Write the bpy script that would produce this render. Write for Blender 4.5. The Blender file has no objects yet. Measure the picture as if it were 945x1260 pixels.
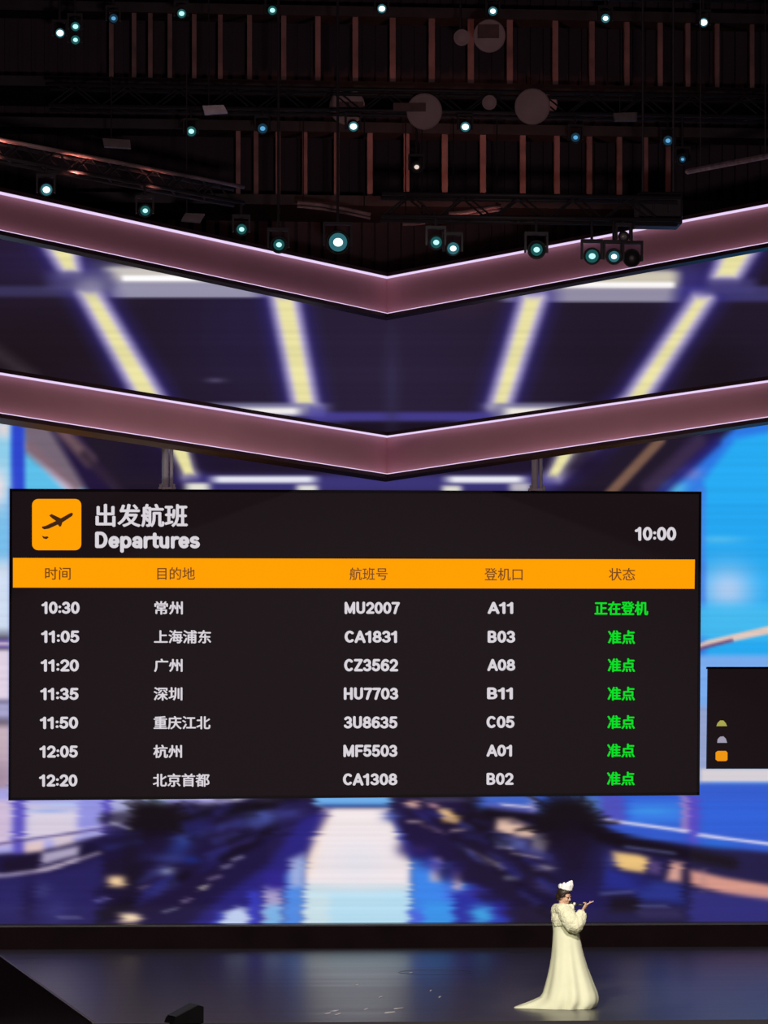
import bpy, bmesh, math, random
import numpy as np
from mathutils import Vector, Matrix, noise as mnoise

# ------------------------------------------------------------------ camera, world, lights, exposure
S = bpy.context.scene
COL = S.collection
H = 3.18                      # eye height above the stage deck
F = 3560.0                    # focal length in pixels of a 945 x 1260 frame
YH = 960.0                    # horizon row
TH = math.radians(4.0)        # yaw to the right
FW = Vector((math.sin(TH), math.cos(TH), 0)); RT = Vector((math.cos(TH), -math.sin(TH), 0)); UP = Vector((0, 0, 1))
EYE = Vector((0, 0, H))

cam_d = bpy.data.cameras.new('camera'); cam = bpy.data.objects.new('camera', cam_d); COL.objects.link(cam)
cam_d.sensor_fit = 'VERTICAL'; cam_d.sensor_height = 36.0; cam_d.sensor_width = 27.0
cam_d.lens = F / 1260.0 * 36.0
cam_d.shift_y = (YH - 630.0) / 1260.0
cam_d.clip_end = 300
cam.location = EYE; cam.rotation_euler = (math.pi / 2, 0, -TH)
S.camera = cam

W = bpy.data.worlds.new('hall_dark'); S.world = W; W.use_nodes = True
W.node_tree.nodes['Background'].inputs[0].default_value = (1.0, 0.55, 0.80, 1)
W.node_tree.nodes['Background'].inputs[1].default_value = 0.028

S.view_settings.view_transform = 'Standard'; S.view_settings.look = 'None'
S.view_settings.gamma = 1.0; S.view_settings.use_curve_mapping = False
S.view_settings.exposure = 0.0


def aim(o, target):
    o.rotation_euler = (Vector(target) - o.location).to_track_quat('-Z', 'Y').to_euler()


def spot(name, loc, target, energy, col, angle, blend=0.5, size=0.3):
    l = bpy.data.lights.new(name, 'SPOT'); o = bpy.data.objects.new(name, l); COL.objects.link(o)
    l.energy = energy; l.color = col; l.spot_size = math.radians(angle); l.spot_blend = blend; l.shadow_soft_size = size
    o.location = loc; aim(o, target); return o


# pixel -> world helpers (photo frame 945 x 1260)
def ray(px, py):
    return FW + RT * ((px - 472.5) / F) + UP * ((YH - py) / F)


def P(px, py, Y):                       # on the upright plane y = Y (parallel to the stage front)
    d = ray(px, py); return EYE + d * (Y / d.y)


def PF(px, py, z=0.0):                  # on a level plane
    d = ray(px, py); return EYE + d * ((z - H) / d.z)


def PP(px, py, pt, n):                  # on any plane
    d = ray(px, py); return EYE + d * ((pt - EYE).dot(n) / d.dot(n))


SINGER = PF(703, 1240.5)
spot('follow_spot', (-6, 8, 15), SINGER + Vector((0, 0, 0.9)), 30000, (1.0, 0.96, 0.72), 4.4, 0.35, 0.25)
spot('follow_spot_fill', (16, 12, 12), SINGER + Vector((0, 0, 0.9)), 4000, (1.0, 0.95, 0.72), 5.0, 0.5, 0.25)
BEAM_AIM = P(470, 430, 50)
spot('added_pink_wash', (1.0, 3, 2.4), BEAM_AIM, 7000, (1.0, 0.72, 0.72), 24, 0.4, 0.3)  # added source beside the camera, brightens the beams; no lamp seen there
RED_AIM = P(560, 150, 57)
spot('red_wash', P(575, 372, 53.6), RED_AIM, 330, (1.0, 0.36, 0.28), 110, 1.0, 0.3)
for rail_px, rail_e in ((95, 38), (-10, 30), (190, 10)):
    rail_y = 43.0 + 4.0 * (rail_px + 80) / 380
    rail_l = P(rail_px, 176 + 0.193 * (rail_px + 80) + 14, rail_y - 0.16)
    spot('red_rail_light', rail_l, rail_l + Vector((0, 0.25, 1)), rail_e, (1.0, 0.30, 0.24), 105, 1.0, 0.05)
spot('added_stage_wash', (4, 14, 20), PF(480, 1205), 32000, (1.0, 0.90, 0.86), 34, 0.6, 0.6)  # added unseen source, lifts the deck, plinth and poles

# ------------------------------------------------------------------ helpers
PI = math.pi


def lin(c):
    c = np.asarray(c, float)
    return np.where(c <= 0.04045, c / 12.92, ((c + 0.055) / 1.055) ** 2.4)


def srgb(r, g, b):
    v = lin(np.array([r, g, b]) / 255.0); return (float(v[0]), float(v[1]), float(v[2]))


_mats = {}


def mat(name, col, rough=0.6, metal=0.0, var=0.25, scale=6.0, spec=0.5, emit=None, estr=1.0, bump=0.0, bscale=40.0):
    if name in _mats: return _mats[name]
    m = bpy.data.materials.new(name); m.use_nodes = True
    nt = m.node_tree; b = nt.nodes['Principled BSDF']
    b.inputs['Roughness'].default_value = rough; b.inputs['Metallic'].default_value = metal
    b.inputs['Specular IOR Level'].default_value = spec
    tc = nt.nodes.new('ShaderNodeTexCoord')
    nz = nt.nodes.new('ShaderNodeTexNoise'); nz.inputs['Scale'].default_value = scale; nz.inputs['Detail'].default_value = 4
    rp = nt.nodes.new('ShaderNodeValToRGB')
    k0, k1 = 1 - var, 1 + var
    rp.color_ramp.elements[0].position = 0.3; rp.color_ramp.elements[1].position = 0.7
    rp.color_ramp.elements[0].color = (col[0] * k0, col[1] * k0, col[2] * k0, 1)
    rp.color_ramp.elements[1].color = (min(1, col[0] * k1), min(1, col[1] * k1), min(1, col[2] * k1), 1)
    nt.links.new(tc.outputs['Object'], nz.inputs['Vector']); nt.links.new(nz.outputs['Fac'], rp.inputs['Fac'])
    nt.links.new(rp.outputs['Color'], b.inputs['Base Color'])
    if emit is not None:
        b.inputs['Emission Color'].default_value = (*emit, 1); b.inputs['Emission Strength'].default_value = estr
    if bump > 0:
        n2 = nt.nodes.new('ShaderNodeTexNoise'); n2.inputs['Scale'].default_value = bscale
        bp = nt.nodes.new('ShaderNodeBump'); bp.inputs['Strength'].default_value = bump; bp.inputs['Distance'].default_value = 0.02
        nt.links.new(tc.outputs['Object'], n2.inputs['Vector'])
        nt.links.new(n2.outputs['Fac'], bp.inputs['Height']); nt.links.new(bp.outputs['Normal'], b.inputs['Normal'])
    _mats[name] = m; return m


def glow(name, col, strength=1.0):
    if name in _mats: return _mats[name]
    m = bpy.data.materials.new(name); m.use_nodes = True
    nt = m.node_tree; nt.nodes.remove(nt.nodes['Principled BSDF'])
    e = nt.nodes.new('ShaderNodeEmission'); e.inputs[0].default_value = (*col, 1); e.inputs[1].default_value = strength
    nt.links.new(e.outputs[0], nt.nodes['Material Output'].inputs[0])
    _mats[name] = m; return m


def empty(name, loc=(0, 0, 0), rotz=0.0):
    o = bpy.data.objects.new(name, None); COL.objects.link(o)
    o.empty_display_size = 0.2; o.location = loc; o.rotation_euler = (0, 0, rotz); return o


def tag(o, label=None, cat=None, group=None, kind=None):
    if label: o['label'] = label
    if cat: o['category'] = cat
    if group: o['group'] = group
    if kind: o['kind'] = kind
    return o


def obj(name, bm, m, parent=None, smooth=False):
    bmesh.ops.recalc_face_normals(bm, faces=bm.faces)
    me = bpy.data.meshes.new(name); bm.to_mesh(me); bm.free()
    if m: me.materials.append(m)
    if smooth:
        for p in me.polygons: p.use_smooth = True
    o = bpy.data.objects.new(name, me); COL.objects.link(o)
    if parent: o.parent = parent
    return o


def B(): return bmesh.new()


def add_hull8(bm, v):                       # v: 8 points, two quads of four in matching order
    q = [bm.verts.new(p) for p in v]
    for f in ((0, 1, 2, 3), (7, 6, 5, 4), (0, 4, 5, 1), (1, 5, 6, 2), (2, 6, 7, 3), (3, 7, 4, 0)):
        bm.faces.new([q[i] for i in f])


def add_box(bm, x0, x1, y0, y1, z0, z1):
    add_hull8(bm, [(x0, y0, z0), (x1, y0, z0), (x1, y0, z1), (x0, y0, z1), (x0, y1, z0), (x1, y1, z0), (x1, y1, z1), (x0, y1, z1)])


def add_prism(bm, pts, d):                  # closed polygon of 3D points pushed along d
    a = [bm.verts.new(p) for p in pts]; b = [bm.verts.new(Vector(p) + Vector(d)) for p in pts]
    n = len(pts); bm.faces.new(a); bm.faces.new(list(reversed(b)))
    for i in range(n): bm.faces.new([a[i], b[i], b[(i + 1) % n], a[(i + 1) % n]])


def add_tube(bm, pts, rad, seg=10, cap=True):
    pts = [Vector(p) for p in pts]; n = len(pts)
    rad = [rad] * n if isinstance(rad, (int, float)) else rad
    rings = []; ref = None
    for i, p in enumerate(pts):
        t = (pts[min(i + 1, n - 1)] - pts[max(i - 1, 0)]).normalized()
        if ref is None: ref = t.orthogonal().normalized()
        ref = (ref - t * ref.dot(t)).normalized(); bi = t.cross(ref)
        rings.append([bm.verts.new(p + (ref * math.cos(a) + bi * math.sin(a)) * rad[i]) for a in [2 * PI * k / seg for k in range(seg)]])
    for a, b in zip(rings, rings[1:]):
        for k in range(seg): bm.faces.new([a[k], a[(k + 1) % seg], b[(k + 1) % seg], b[k]])
    if cap: bm.faces.new(rings[0]); bm.faces.new(list(reversed(rings[-1])))


def add_lathe(bm, prof, seg=20, M=Matrix()):  # prof of (r, h): spun about local z, moved by M
    rings = []
    for r, h in prof:
        if r < 1e-5: rings.append([bm.verts.new(M @ Vector((0, 0, h)))])
        else: rings.append([bm.verts.new(M @ Vector((r * math.cos(2 * PI * k / seg), r * math.sin(2 * PI * k / seg), h))) for k in range(seg)])
    for a, b in zip(rings, rings[1:]):
        for k in range(seg):
            k2 = (k + 1) % seg
            if len(a) == 1 and len(b) == 1: continue
            if len(a) == 1: bm.faces.new([a[0], b[k], b[k2]])
            elif len(b) == 1: bm.faces.new([a[k], a[k2], b[0]])
            else: bm.faces.new([a[k], a[k2], b[k2], b[k]])
    if len(rings[0]) > 1: bm.faces.new(list(reversed(rings[0])))
    if len(rings[-1]) > 1: bm.faces.new(rings[-1])


def add_ellipsoid(bm, c, r, M=Matrix(), u=16, v=10):
    c = Vector(c); prof = [(math.sin(PI * i / v), -math.cos(PI * i / v)) for i in range(v + 1)]
    add_lathe(bm, prof, u, M @ Matrix.Translation(c) @ Matrix.Diagonal((*r, 1)))


def bake(o):                                # modifiers become the mesh
    dg = bpy.context.evaluated_depsgraph_get(); dg.update()
    me = bpy.data.meshes.new_from_object(o.evaluated_get(dg)); o.modifiers.clear(); o.data = me
    for p in me.polygons: p.use_smooth = True
    return o


# ------------------------------------------------------------------ the setting
DARK = srgb(46, 34, 42)
m_wall = mat('dark_slatted_wall', (0.05, 0.034, 0.045), 0.85, var=0.2, scale=0.7)
m_black = mat('black_steel', (0.035, 0.03, 0.034), 0.55, 0.3, scale=3)
m_ground = mat('dark_arena_floor', (0.05, 0.035, 0.045), 0.85, scale=0.8)

YS = 55.3                                    # the LED screen's plane
YB = 54.7                                    # back edge of the deck, front of the plinth

# stage deck: a glossy black floor
def floor_material():
    m = bpy.data.materials.new('glossy_stage_floor'); m.use_nodes = True
    nt = m.node_tree; b = nt.nodes['Principled BSDF']
    tc = nt.nodes.new('ShaderNodeTexCoord')
    mp = nt.nodes.new('ShaderNodeMapping'); mp.inputs['Scale'].default_value = (0.12, 2.2, 1)
    nz = nt.nodes.new('ShaderNodeTexNoise'); nz.inputs['Scale'].default_value = 1.0; nz.inputs['Detail'].default_value = 5
    nt.links.new(tc.outputs['Object'], mp.inputs['Vector']); nt.links.new(mp.outputs['Vector'], nz.inputs['Vector'])
    r = nt.nodes.new('ShaderNodeValToRGB')
    r.color_ramp.elements[0].position = 0.3; r.color_ramp.elements[1].position = 0.72
    r.color_ramp.elements[0].color = (0.050, 0.045, 0.049, 1); r.color_ramp.elements[1].color = (0.068, 0.061, 0.066, 1)
    nt.links.new(nz.outputs['Fac'], r.inputs['Fac']); nt.links.new(r.outputs['Color'], b.inputs['Base Color'])
    mr = nt.nodes.new('ShaderNodeMapRange'); mr.inputs[1].default_value = 0.3; mr.inputs[2].default_value = 0.7
    mr.inputs[3].default_value = 0.29; mr.inputs[4].default_value = 0.34
    nt.links.new(nz.outputs['Fac'], mr.inputs[0]); nt.links.new(mr.outputs[0], b.inputs['Roughness'])
    b.inputs['Specular IOR Level'].default_value = 0.7
    return m


bm = B()
deck = [PF(-16, 1166), PF(113, 1259.5), PF(1090, 1253.5), PF(1250, 1161)]
deck[0].y = YB + 0.6; deck[3].y = YB + 0.6
add_prism(bm, deck, (0, 0, -1.3))
fl = obj('floor', bm, floor_material()); tag(fl, kind='structure')
# thin pale edge strip along the deck's slanted side
m_edge = mat('deck_edge_strip', (0.09, 0.075, 0.085), 0.5)
bm = B(); a, b_ = deck[0], deck[1]
sd = (b_ - a).normalized(); sn = Vector((-sd.y, sd.x, 0)) * (-1)
if sn.x > 0: sn = -sn
p0 = a.lerp(b_, 0.05)
add_prism(bm, [p0 + UP * 0.004, b_ + UP * 0.004, b_ - sn * 0.05 + UP * 0.004, p0 - sn * 0.05 + UP * 0.004], (0, 0, 0.012))
tag(obj('trim_2', bm, m_edge), kind='structure')

bm = B(); add_box(bm, -60, 70, -12, 66, -1.6, -1.3)
tag(obj('ground', bm, m_ground), kind='structure')

# plinth under the screen
m_plinth = mat('plinth_black', (0.012, 0.005, 0.006), 0.8, scale=1.5, spec=0.1)
m_plinth_top = mat('plinth_top_grey', (0.07, 0.065, 0.065), 0.45, scale=2)
xl, xr = P(-170, 1150, YB).x, P(1120, 1150, YB).x
zp = P(470, 1139.5, YB).z
bm = B(); add_box(bm, xl, xr, YB, YB + 1.4, -1.3, zp)
pl = obj('trim_1', bm, m_plinth); tag(pl, kind='structure')
bm = B(); add_box(bm, xl, xr, YB - 0.02, YB + 1.4, zp, zp + 0.035)
tag(obj('trim_3', bm, m_plinth_top), kind='structure')

# roof void: slatted back wall, ceiling, side walls
bm = B()
YW = 60.0
x = -30.0; random.seed(3)
add_box(bm, -40, 52, YW + 0.12, YW + 0.4, -1.3, 27)
while x < 45:
    add_box(bm, x, x + 0.17, YW - 0.02, YW + 0.12, 11.0, 24.0); x += 0.27
tag(obj('wall_back', bm, m_wall), kind='structure')
bm = B(); add_box(bm, -40, 52, 20, 60.4, 27, 27.4)
for k in range(14):
    y0 = 22 + k * 2.8; add_box(bm, -40, 52, y0, y0 + 0.25, 26.5, 27)
tag(obj('ceiling', bm, m_wall), kind='structure')

# ------------------------------------------------------------------ the LED screen and its picture
def vtop(px):                                # the screen's V-shaped top edge hides behind the upper beam
    px = np.asarray(px, float)
    return np.where(px < 475, 258 + (px / 475.0) * 105, 363 - (px - 475) / 414.0 * 75)


nx, ny = 460, 400
cx = np.linspace(-150, 1100, nx)
PX = np.repeat(cx[None, :], ny, 0)
PY = np.repeat(np.linspace(256.0, 1139.0, ny)[:, None], nx, 1)
C = np.zeros((ny, nx, 3))


def sstep(e0, e1, x):
    t = np.clip((x - e0) / (e1 - e0), 0, 1); return t * t * (3 - 2 * t)


def mixin(al, col):
    global C
    C = C * (1 - al[..., None]) + (np.array(col, float) / 255.0) * al[..., None]


def blob(x, y, rx, ry, col, a=1.0, p=2.0, rot=0.0):
    dx, dy = PX - x, PY - y
    if rot:
        c, s = math.cos(rot), math.sin(rot); dx, dy = dx * c + dy * s, -dx * s + dy * c
    mixin(a * np.exp(-((np.abs(dx) / rx) ** p + (np.abs(dy) / ry) ** p)), col)


def poly(pts, col, b=4.0, a=1.0, g=0.0):
    pts = np.array(pts, float); n = len(pts)
    d2 = np.full(PX.shape, 1e12); ins = np.zeros(PX.shape, bool)
    for i in range(n):
        x0, y0 = pts[i]; x1, y1 = pts[(i + 1) % n]
        ex, ey = x1 - x0, y1 - y0; wx, wy = PX - x0, PY - y0
        t = np.clip((wx * ex + wy * ey) / max(1e-9, ex * ex + ey * ey), 0, 1)
        d2 = np.minimum(d2, (wx - ex * t) ** 2 + (wy - ey * t) ** 2)
        cr = ((y0 > PY) != (y1 > PY))
        with np.errstate(divide='ignore', invalid='ignore'):
            xi = x0 + (PY - y0) * ex / (ey if abs(ey) > 1e-9 else 1e-9)
        ins ^= cr & (PX < xi)
    sd = np.sqrt(d2) * np.where(ins, -1, 1) - g
    mixin(a * (1 - sstep(-b, b, sd)), col)


def seg(p, q, w, col, b=2.0, a=1.0, w2=None):
    (x0, y0), (x1, y1) = p, q; w2 = w if w2 is None else w2
    ex, ey = x1 - x0, y1 - y0; wx, wy = PX - x0, PY - y0
    t = np.clip((wx * ex + wy * ey) / (ex * ex + ey * ey), 0, 1)
    d = np.sqrt((wx - ex * t) ** 2 + (wy - ey * t) ** 2) - (w + (w2 - w) * t) / 2
    mixin(a * (1 - sstep(-b, b, d)), col)


def rect(x0, x1, y0, y1, col, b=3.0, a=1.0, bx=None):
    bx = b if bx is None else bx
    al = sstep(x0 - bx, x0 + bx, PX) * (1 - sstep(x1 - bx, x1 + bx, PX)) * sstep(y0 - b, y0 + b, PY) * (1 - sstep(y1 - b, y1 + b, PY))
    mixin(a * al, col)


# --- ceiling of the pictured terminal
C[:] = np.array([33, 24, 42]) / 255.0
blob(470, 450, 190, 120, (42, 33, 58), 0.9)
blob(300, 400, 70, 90, (38, 30, 66), 0.6)
blob(20, 450, 110, 90, (29, 19, 26), 0.9)
blob(740, 450, 55, 70, (31, 22, 38), 0.8)
blob(880, 460, 50, 40, (27, 19, 28), 0.9)
blob(30, 320, 60, 40, (44, 32, 74), 0.6)
# horizontal cross members
rect(-150, 160, 352, 365, (62, 56, 98), 4, 0.8)
rect(820, 1100, 352, 371, (66, 62, 120), 4, 0.8)
blob(120, 340, 45, 22, (84, 80, 130), 0.9)
blob(845, 345, 35, 30, (70, 64, 150), 0.6)
rect(132, 345, 329, 366, (150, 146, 172), 2, 1.0, 14); rect(132, 345, 328, 345, (205, 198, 188), 7, 0.9, 14)
rect(150, 345, 339, 346, (255, 252, 255), 2.2, 1.0, 5)
rect(620, 832, 334, 371.5, (146, 140, 165), 2, 1.0, 14); rect(620, 833, 333, 352, (208, 200, 176), 7, 0.9, 12)
rect(620, 830, 347, 354, (255, 250, 250), 2.2, 1.0, 5)
# tubes of light
TUBES = [
    ([(52, 290), (86, 290), (94, 333), (79, 333)], 0),
    ([(100, 359), (118, 359), (197, 490), (240, 583), (228, 584), (172, 490)], 0),
    ([(338, 366), (361, 366), (386, 499), (365, 499)], 0),
    ([(646, 366), (667, 366), (623, 500), (606, 500)], 0),
    ([(856, 367), (873, 367), (793, 490), (686, 587), (673, 587), (773, 489)], 0),
    ([(897, 300), (930, 300), (905, 341), (880, 341)], 0),
]
for pts, _ in TUBES: poly(pts, (48, 38, 122), 22, 0.85, 14)
for pts, _ in TUBES: poly(pts, (104, 94, 168), 11, 0.8, 7)
for pts, _ in TUBES: poly(pts, (206, 196, 216), 9, 0.95, 4.5)
for pts, _ in TUBES: poly(pts, (232, 224, 162), 5.0, 1.0, -2.0)
rect(60, 140, 334, 357, (74, 68, 116), 5, 0.7, 14); blob(112, 352, 22, 12, (150, 146, 170), 0.7)
rect(868, 930, 343, 362, (70, 64, 120), 5, 0.7, 10)
# second row of cross members
rect(250, 400, 496, 512, (128, 124, 160), 3, 0.9, 18); rect(290, 368, 502, 510, (246, 242, 240), 3, 1.0, 10)
rect(600, 730, 496, 514, (128, 124, 156), 3, 0.9, 18); rect(622, 700, 502, 512, (242, 236, 226), 3, 1.0, 10)
rect(378, 606, 507, 519, (70, 62, 148), 3.5, 0.85, 16); rect(380, 400, 500, 512, (86, 78, 160), 4, 0.7)
rect(425, 560, 519, 545, (26, 18, 34), 4, 0.9, 12)
blob(482, 470, 10, 60, (52, 46, 78), 0.6)
blob(265, 468, 12, 3, (80, 72, 104), 0.8)
seg((-10, 430), (40, 465), 16, (70, 62, 70), 10, 0.5)
# strip between lower beam and board
rect(-150, 1100, 600, 640, (30, 22, 40), 10, 0.6)
rect(150, 740, 545, 585, (30, 20, 44), 12, 0.85, 20)
poly([(207, 548), (229, 548), (240, 584), (228, 584)], (200, 194, 214), 10, 0.9); poly([(211, 550), (229, 550), (238, 583), (227, 583)], (234, 226, 160), 4)
poly([(690, 548), (712, 548), (686, 587), (673, 587)], (200, 194, 214), 10, 0.9); poly([(693, 550), (709, 550), (685, 586), (675, 586)], (234, 226, 165), 4)
rect(240, 680, 584, 606, (66, 60, 140), 6, 0.75, 20)
rect(262, 388, 586, 594, (232, 232, 244), 3, 1.0, 12); rect(550, 645, 586, 594, (238, 238, 246), 3, 1.0, 12)
blob(243, 600, 16, 6, (230, 228, 215), 1.0, 4); blob(378, 602, 14, 6, (226, 224, 220), 1.0, 4)
blob(556, 603, 13, 6, (226, 224, 214), 1.0, 4); blob(640, 600, 14, 6, (200, 196, 200), 0.9, 4)
# left window corner
poly([(-150, 505), (40, 505), (150, 612), (-150, 612)], (92, 190, 232), 6)
poly([(-150, 505), (12, 505), (12, 700), (-150, 700)], (140, 205, 235), 4)
blob(4, 528, 10, 12, (232, 214, 214), 0.9)
poly([(26, 545), (40, 545), (110, 612), (88, 612)], (214, 200, 226), 7)
poly([(26, 515), (58, 515), (120, 600), (92, 604), (30, 556)], (120, 92, 104), 8, 0.9)
poly([(48, 505), (80, 505), (150, 612), (112, 612)], (34, 22, 58), 7)
seg((76, 530), (110, 566), 15, (122, 94, 96), 7, 0.8); seg((104, 560), (150, 608), 12, (48, 34, 52), 6, 0.8)
poly([(14, 505), (30, 505), (31, 700), (13, 700)], (46, 70, 205), 5)
# right window corner
poly([(842, 545), (900, 500), (1100, 400), (1100, 700), (795, 620)], (34, 24, 66), 8, 0.7)
poly([(905, 525), (1100, 430), (1100, 1000), (820, 1000), (806, 608), (860, 565)], (44, 120, 228), 7)
poly([(905, 540), (1100, 500), (1100, 1000), (870, 1000), (866, 590)], (38, 170, 242), 7)
blob(830, 600, 16, 10, (90, 195, 235), 0.9); blob(850, 582, 14, 9, (120, 130, 205), 0.8)
seg((812, 542), (750, 608), 12, (124, 92, 76), 4, 0.95); seg((860, 545), (800, 600), 20, (62, 46, 76), 8, 0.8)
seg((880, 545), (812, 608), 12, (38, 30, 110), 7, 0.8)
# side strips beside the board
rect(-150, 40, 612, 700, (120, 190, 234), 12, 1.0); rect(-150, 40, 690, 782, (206, 220, 240), 14); blob(-2, 600, 12, 25, (236, 222, 228), 0.9)
rect(-150, 40, 786, 798, (110, 92, 160), 2.5); rect(-150, 40, 790, 794, (198, 178, 206), 1.5); rect(-150, 40, 799, 862, (222, 208, 226), 4)
rect(-150, 40, 862, 886, (168, 164, 204), 8); rect(-150, 40, 890, 990, (200, 178, 190), 10); blob(0, 960, 20, 30, (150, 124, 150), 0.7)
rect(11, 16, 600, 990, (92, 110, 200), 4, 0.7)
rect(856, 1100, 618, 690, (36, 166, 240), 8); blob(885, 664, 30, 5, (90, 190, 238), 0.7); blob(895, 725, 34, 30, (176, 202, 238), 0.95)
rect(856, 868, 600, 800, (70, 130, 228), 5, 0.8)
rect(856, 1100, 745, 786, (70, 186, 238), 10, 0.9); poly([(850, 797), (870, 788), (1100, 735), (1100, 748), (872, 795), (850, 802)], (228, 200, 188), 2.5)
seg((850, 801), (900, 788), 4, (96, 62, 120), 2.5, 0.9)
rect(856, 1100, 806, 990, (120, 170, 236), 6); rect(856, 873, 870, 985, (150, 160, 200), 7, 0.9); rect(862, 1100, 946, 962, (215, 208, 214), 3)
rect(860, 1100, 964, 974, (70, 110, 205), 4)
# --- lower part: concourse
rect(-150, 1100, 984, 1150, (36, 27, 72), 4)
# left: glazing
poly([(-150, 970), (330, 970), (330, 992), (160, 1022), (60, 1046), (-150, 1062)], (168, 164, 226), 5)
poly([(32, 990), (96, 994), (96, 1028), (32, 1036)], (214, 204, 222), 7); poly([(-150, 985), (14, 985), (14, 1040), (-150, 1062)], (206, 186, 214), 5)
blob(85, 990, 38, 3, (180, 200, 240), 0.8); blob(60, 998, 30, 2.5, (130, 160, 230), 0.7)
rect(96, 126, 980, 1020, (140, 140, 222), 5, 0.8); rect(138, 170, 980, 1000, (170, 172, 216), 6, 0.9); rect(175, 205, 978, 996, (170, 200, 240), 6, 0.9)
blob(225, 985, 18, 9, (150, 150, 220), 0.8); blob(260, 990, 26, 8, (176, 168, 226), 0.9); blob(292, 984, 14, 6, (214, 208, 226), 0.9)
rect(16, 30, 975, 1052, (88, 76, 186), 4, 0.95); rect(126, 136, 975, 1035, (84, 72, 184), 4, 0.95)
poly([(30, 1038), (54, 1034), (54, 1050), (30, 1054)], (230, 200, 194), 4, 0.9); poly([(66, 1030), (92, 1024), (92, 1042), (66, 1046)], (214, 196, 206), 4, 0.9)
seg((-60, 1047), (165, 1014), 2.5, (70, 56, 120), 2.0, 0.9); seg((-60, 1043), (165, 1010), 1.5, (226, 210, 232), 1.5, 0.6)
# left: dark seats and rails
poly([(-150, 1054), (0, 1054), (50, 1048), (120, 1030), (170, 1020), (250, 996), (330, 976), (330, 1150), (-150, 1150)], (33, 24, 66), 5)
poly([(52, 1050), (100, 1040), (96, 1052), (50, 1064)], (188, 178, 206), 4, 0.9)
poly([(-60, 1078), (10, 1074), (60, 1066), (124, 1046), (124, 1050), (60, 1072), (10, 1080), (-60, 1085)], (206, 190, 210), 2.5, 0.9)
poly([(2, 1058), (48, 1050), (44, 1070), (2, 1074)], (30, 20, 44), 4, 0.95); poly([(98, 1040), (130, 1034), (130, 1046), (98, 1056)], (28, 20, 50), 4, 0.9)
poly([(-60, 1082), (60, 1074), (124, 1056), (130, 1140), (-60, 1140)], (42, 36, 96), 8, 0.85)
blob(70, 1120, 16, 18, (54, 52, 120), 0.7); blob(52, 1096, 10, 10, (70, 70, 130), 0.5); blob(10, 1110, 20, 20, (46, 42, 104), 0.7)
blob(35, 1110, 8, 30, (32, 22, 60), 0.7); seg((70, 1129), (98, 1129), 1.5, (160, 158, 190), 1.5, 0.8)
blob(142, 1050, 14, 34, (30, 20, 40), 0.95, 3); blob(120, 1115, 18, 16, (42, 34, 100), 0.6)
poly([(140, 1020), (250, 1000), (330, 980), (345, 1000), (230, 1120), (120, 1140), (140, 1080)], (32, 22, 56), 8, 0.8)
blob(215, 1042, 22, 14, (42, 56, 140), 0.95, 2, -0.4); blob(225, 1030, 8, 10, (60, 90, 170), 0.6); blob(245, 1020, 14, 10, (38, 44, 120), 0.8)
blob(206, 1055, 20, 5, (60, 70, 150), 0.8); blob(204, 1072, 10, 5, (150, 160, 200), 0.8); blob(235, 1058, 12, 5, (30, 44, 130), 0.8)
blob(318, 1007, 22, 11, (76, 92, 170), 0.9, 2.4, -0.1); blob(355, 1000, 18, 8, (60, 60, 140), 0.7); blob(292, 1010, 8, 10, (44, 40, 110), 0.7)
seg((270, 1000), (360, 980), 12, (22, 16, 26), 6, 0.9); blob(330, 985, 16, 4, (70, 62, 92), 0.7)
seg((250, 1070), (400, 1000), 5, (26, 18, 62), 5, 0.7); seg((250, 1052), (395, 1008), 3, (64, 54, 120), 3, 0.5)
for x, y, w, c in ((278, 1066, 12, (140, 130, 176)), (292, 1056, 12, (160, 156, 196)), (264, 1080, 14, (128, 110, 150)), (250, 1092, 9, (218, 212, 196)),
                   (228, 1108, 10, (140, 124, 160)), (210, 1120, 12, (120, 120, 150)), (176, 1092, 12, (110, 96, 130)), (125, 1107, 16, (110, 104, 170))):
    seg((x - w / 2, y + 2), (x + w / 2, y - 2), 3, c, 2.6, 0.85)
random.seed(21)
CL = [(22, 15, 28), (24, 17, 34), (40, 34, 92), (58, 60, 132), (30, 22, 66), (26, 18, 40), (48, 50, 140), (20, 14, 22)]
for k in range(95):                      # left-hand seats
    t = random.random() ** 0.8; q = random.uniform(-0.15, 1.0)
    x = 425 - t * 270; y = 985 + t * (10 + 125 * q) ; L = (10 + 34 * t) * random.uniform(0.5, 1.1); ang = math.atan2(y - 978, x - 430)
    if x > 372 - (y - 985) * 0.62: continue
    seg((x, y), (x - L * math.cos(ang) * -1, y + L * math.sin(ang)), random.uniform(3, 12) * (0.4 + t), random.choice(CL), 5, random.uniform(0.35, 0.75))
for k in range(14):
    y = 1008 + k * 9.5; x = 392 - (y - 1000) * 0.62 + random.uniform(-6, 6)
    blob(x, y, random.uniform(9, 17), random.uniform(5, 10), random.choice([(44, 34, 120), (52, 44, 160), (36, 26, 84), (60, 66, 190)]), 0.8, 2.4, -0.5)
# palm, left
def palm(x, y, r, seed):
    random.seed(seed)
    blob(x, y, r * 0.62, r * 0.62, (22, 15, 20), 1.0, 3)
    for k in range(22):
        a = -PI * 1.12 + k / 21 * PI * 1.24; L = r * random.uniform(0.8, 1.35)
        seg((x, y), (x + L * math.cos(a), y + L * 0.8 * math.sin(a)), 10, (24, 17, 24), 2.5, 1.0, 3.0)
palm(189, 1012, 36, 4); blob(196, 1040, 20, 16, (30, 20, 50), 0.85); blob(160, 1060, 14, 40, (28, 20, 36), 0.8)
seg((136, 1012), (160, 1020), 2, (214, 214, 226), 2, 0.6)
blob(143, 1084.5, 11, 7, (244, 206, 160), 1.0, 3); blob(160, 1129.5, 13, 6, (250, 222, 186), 1.0, 3)
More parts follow.
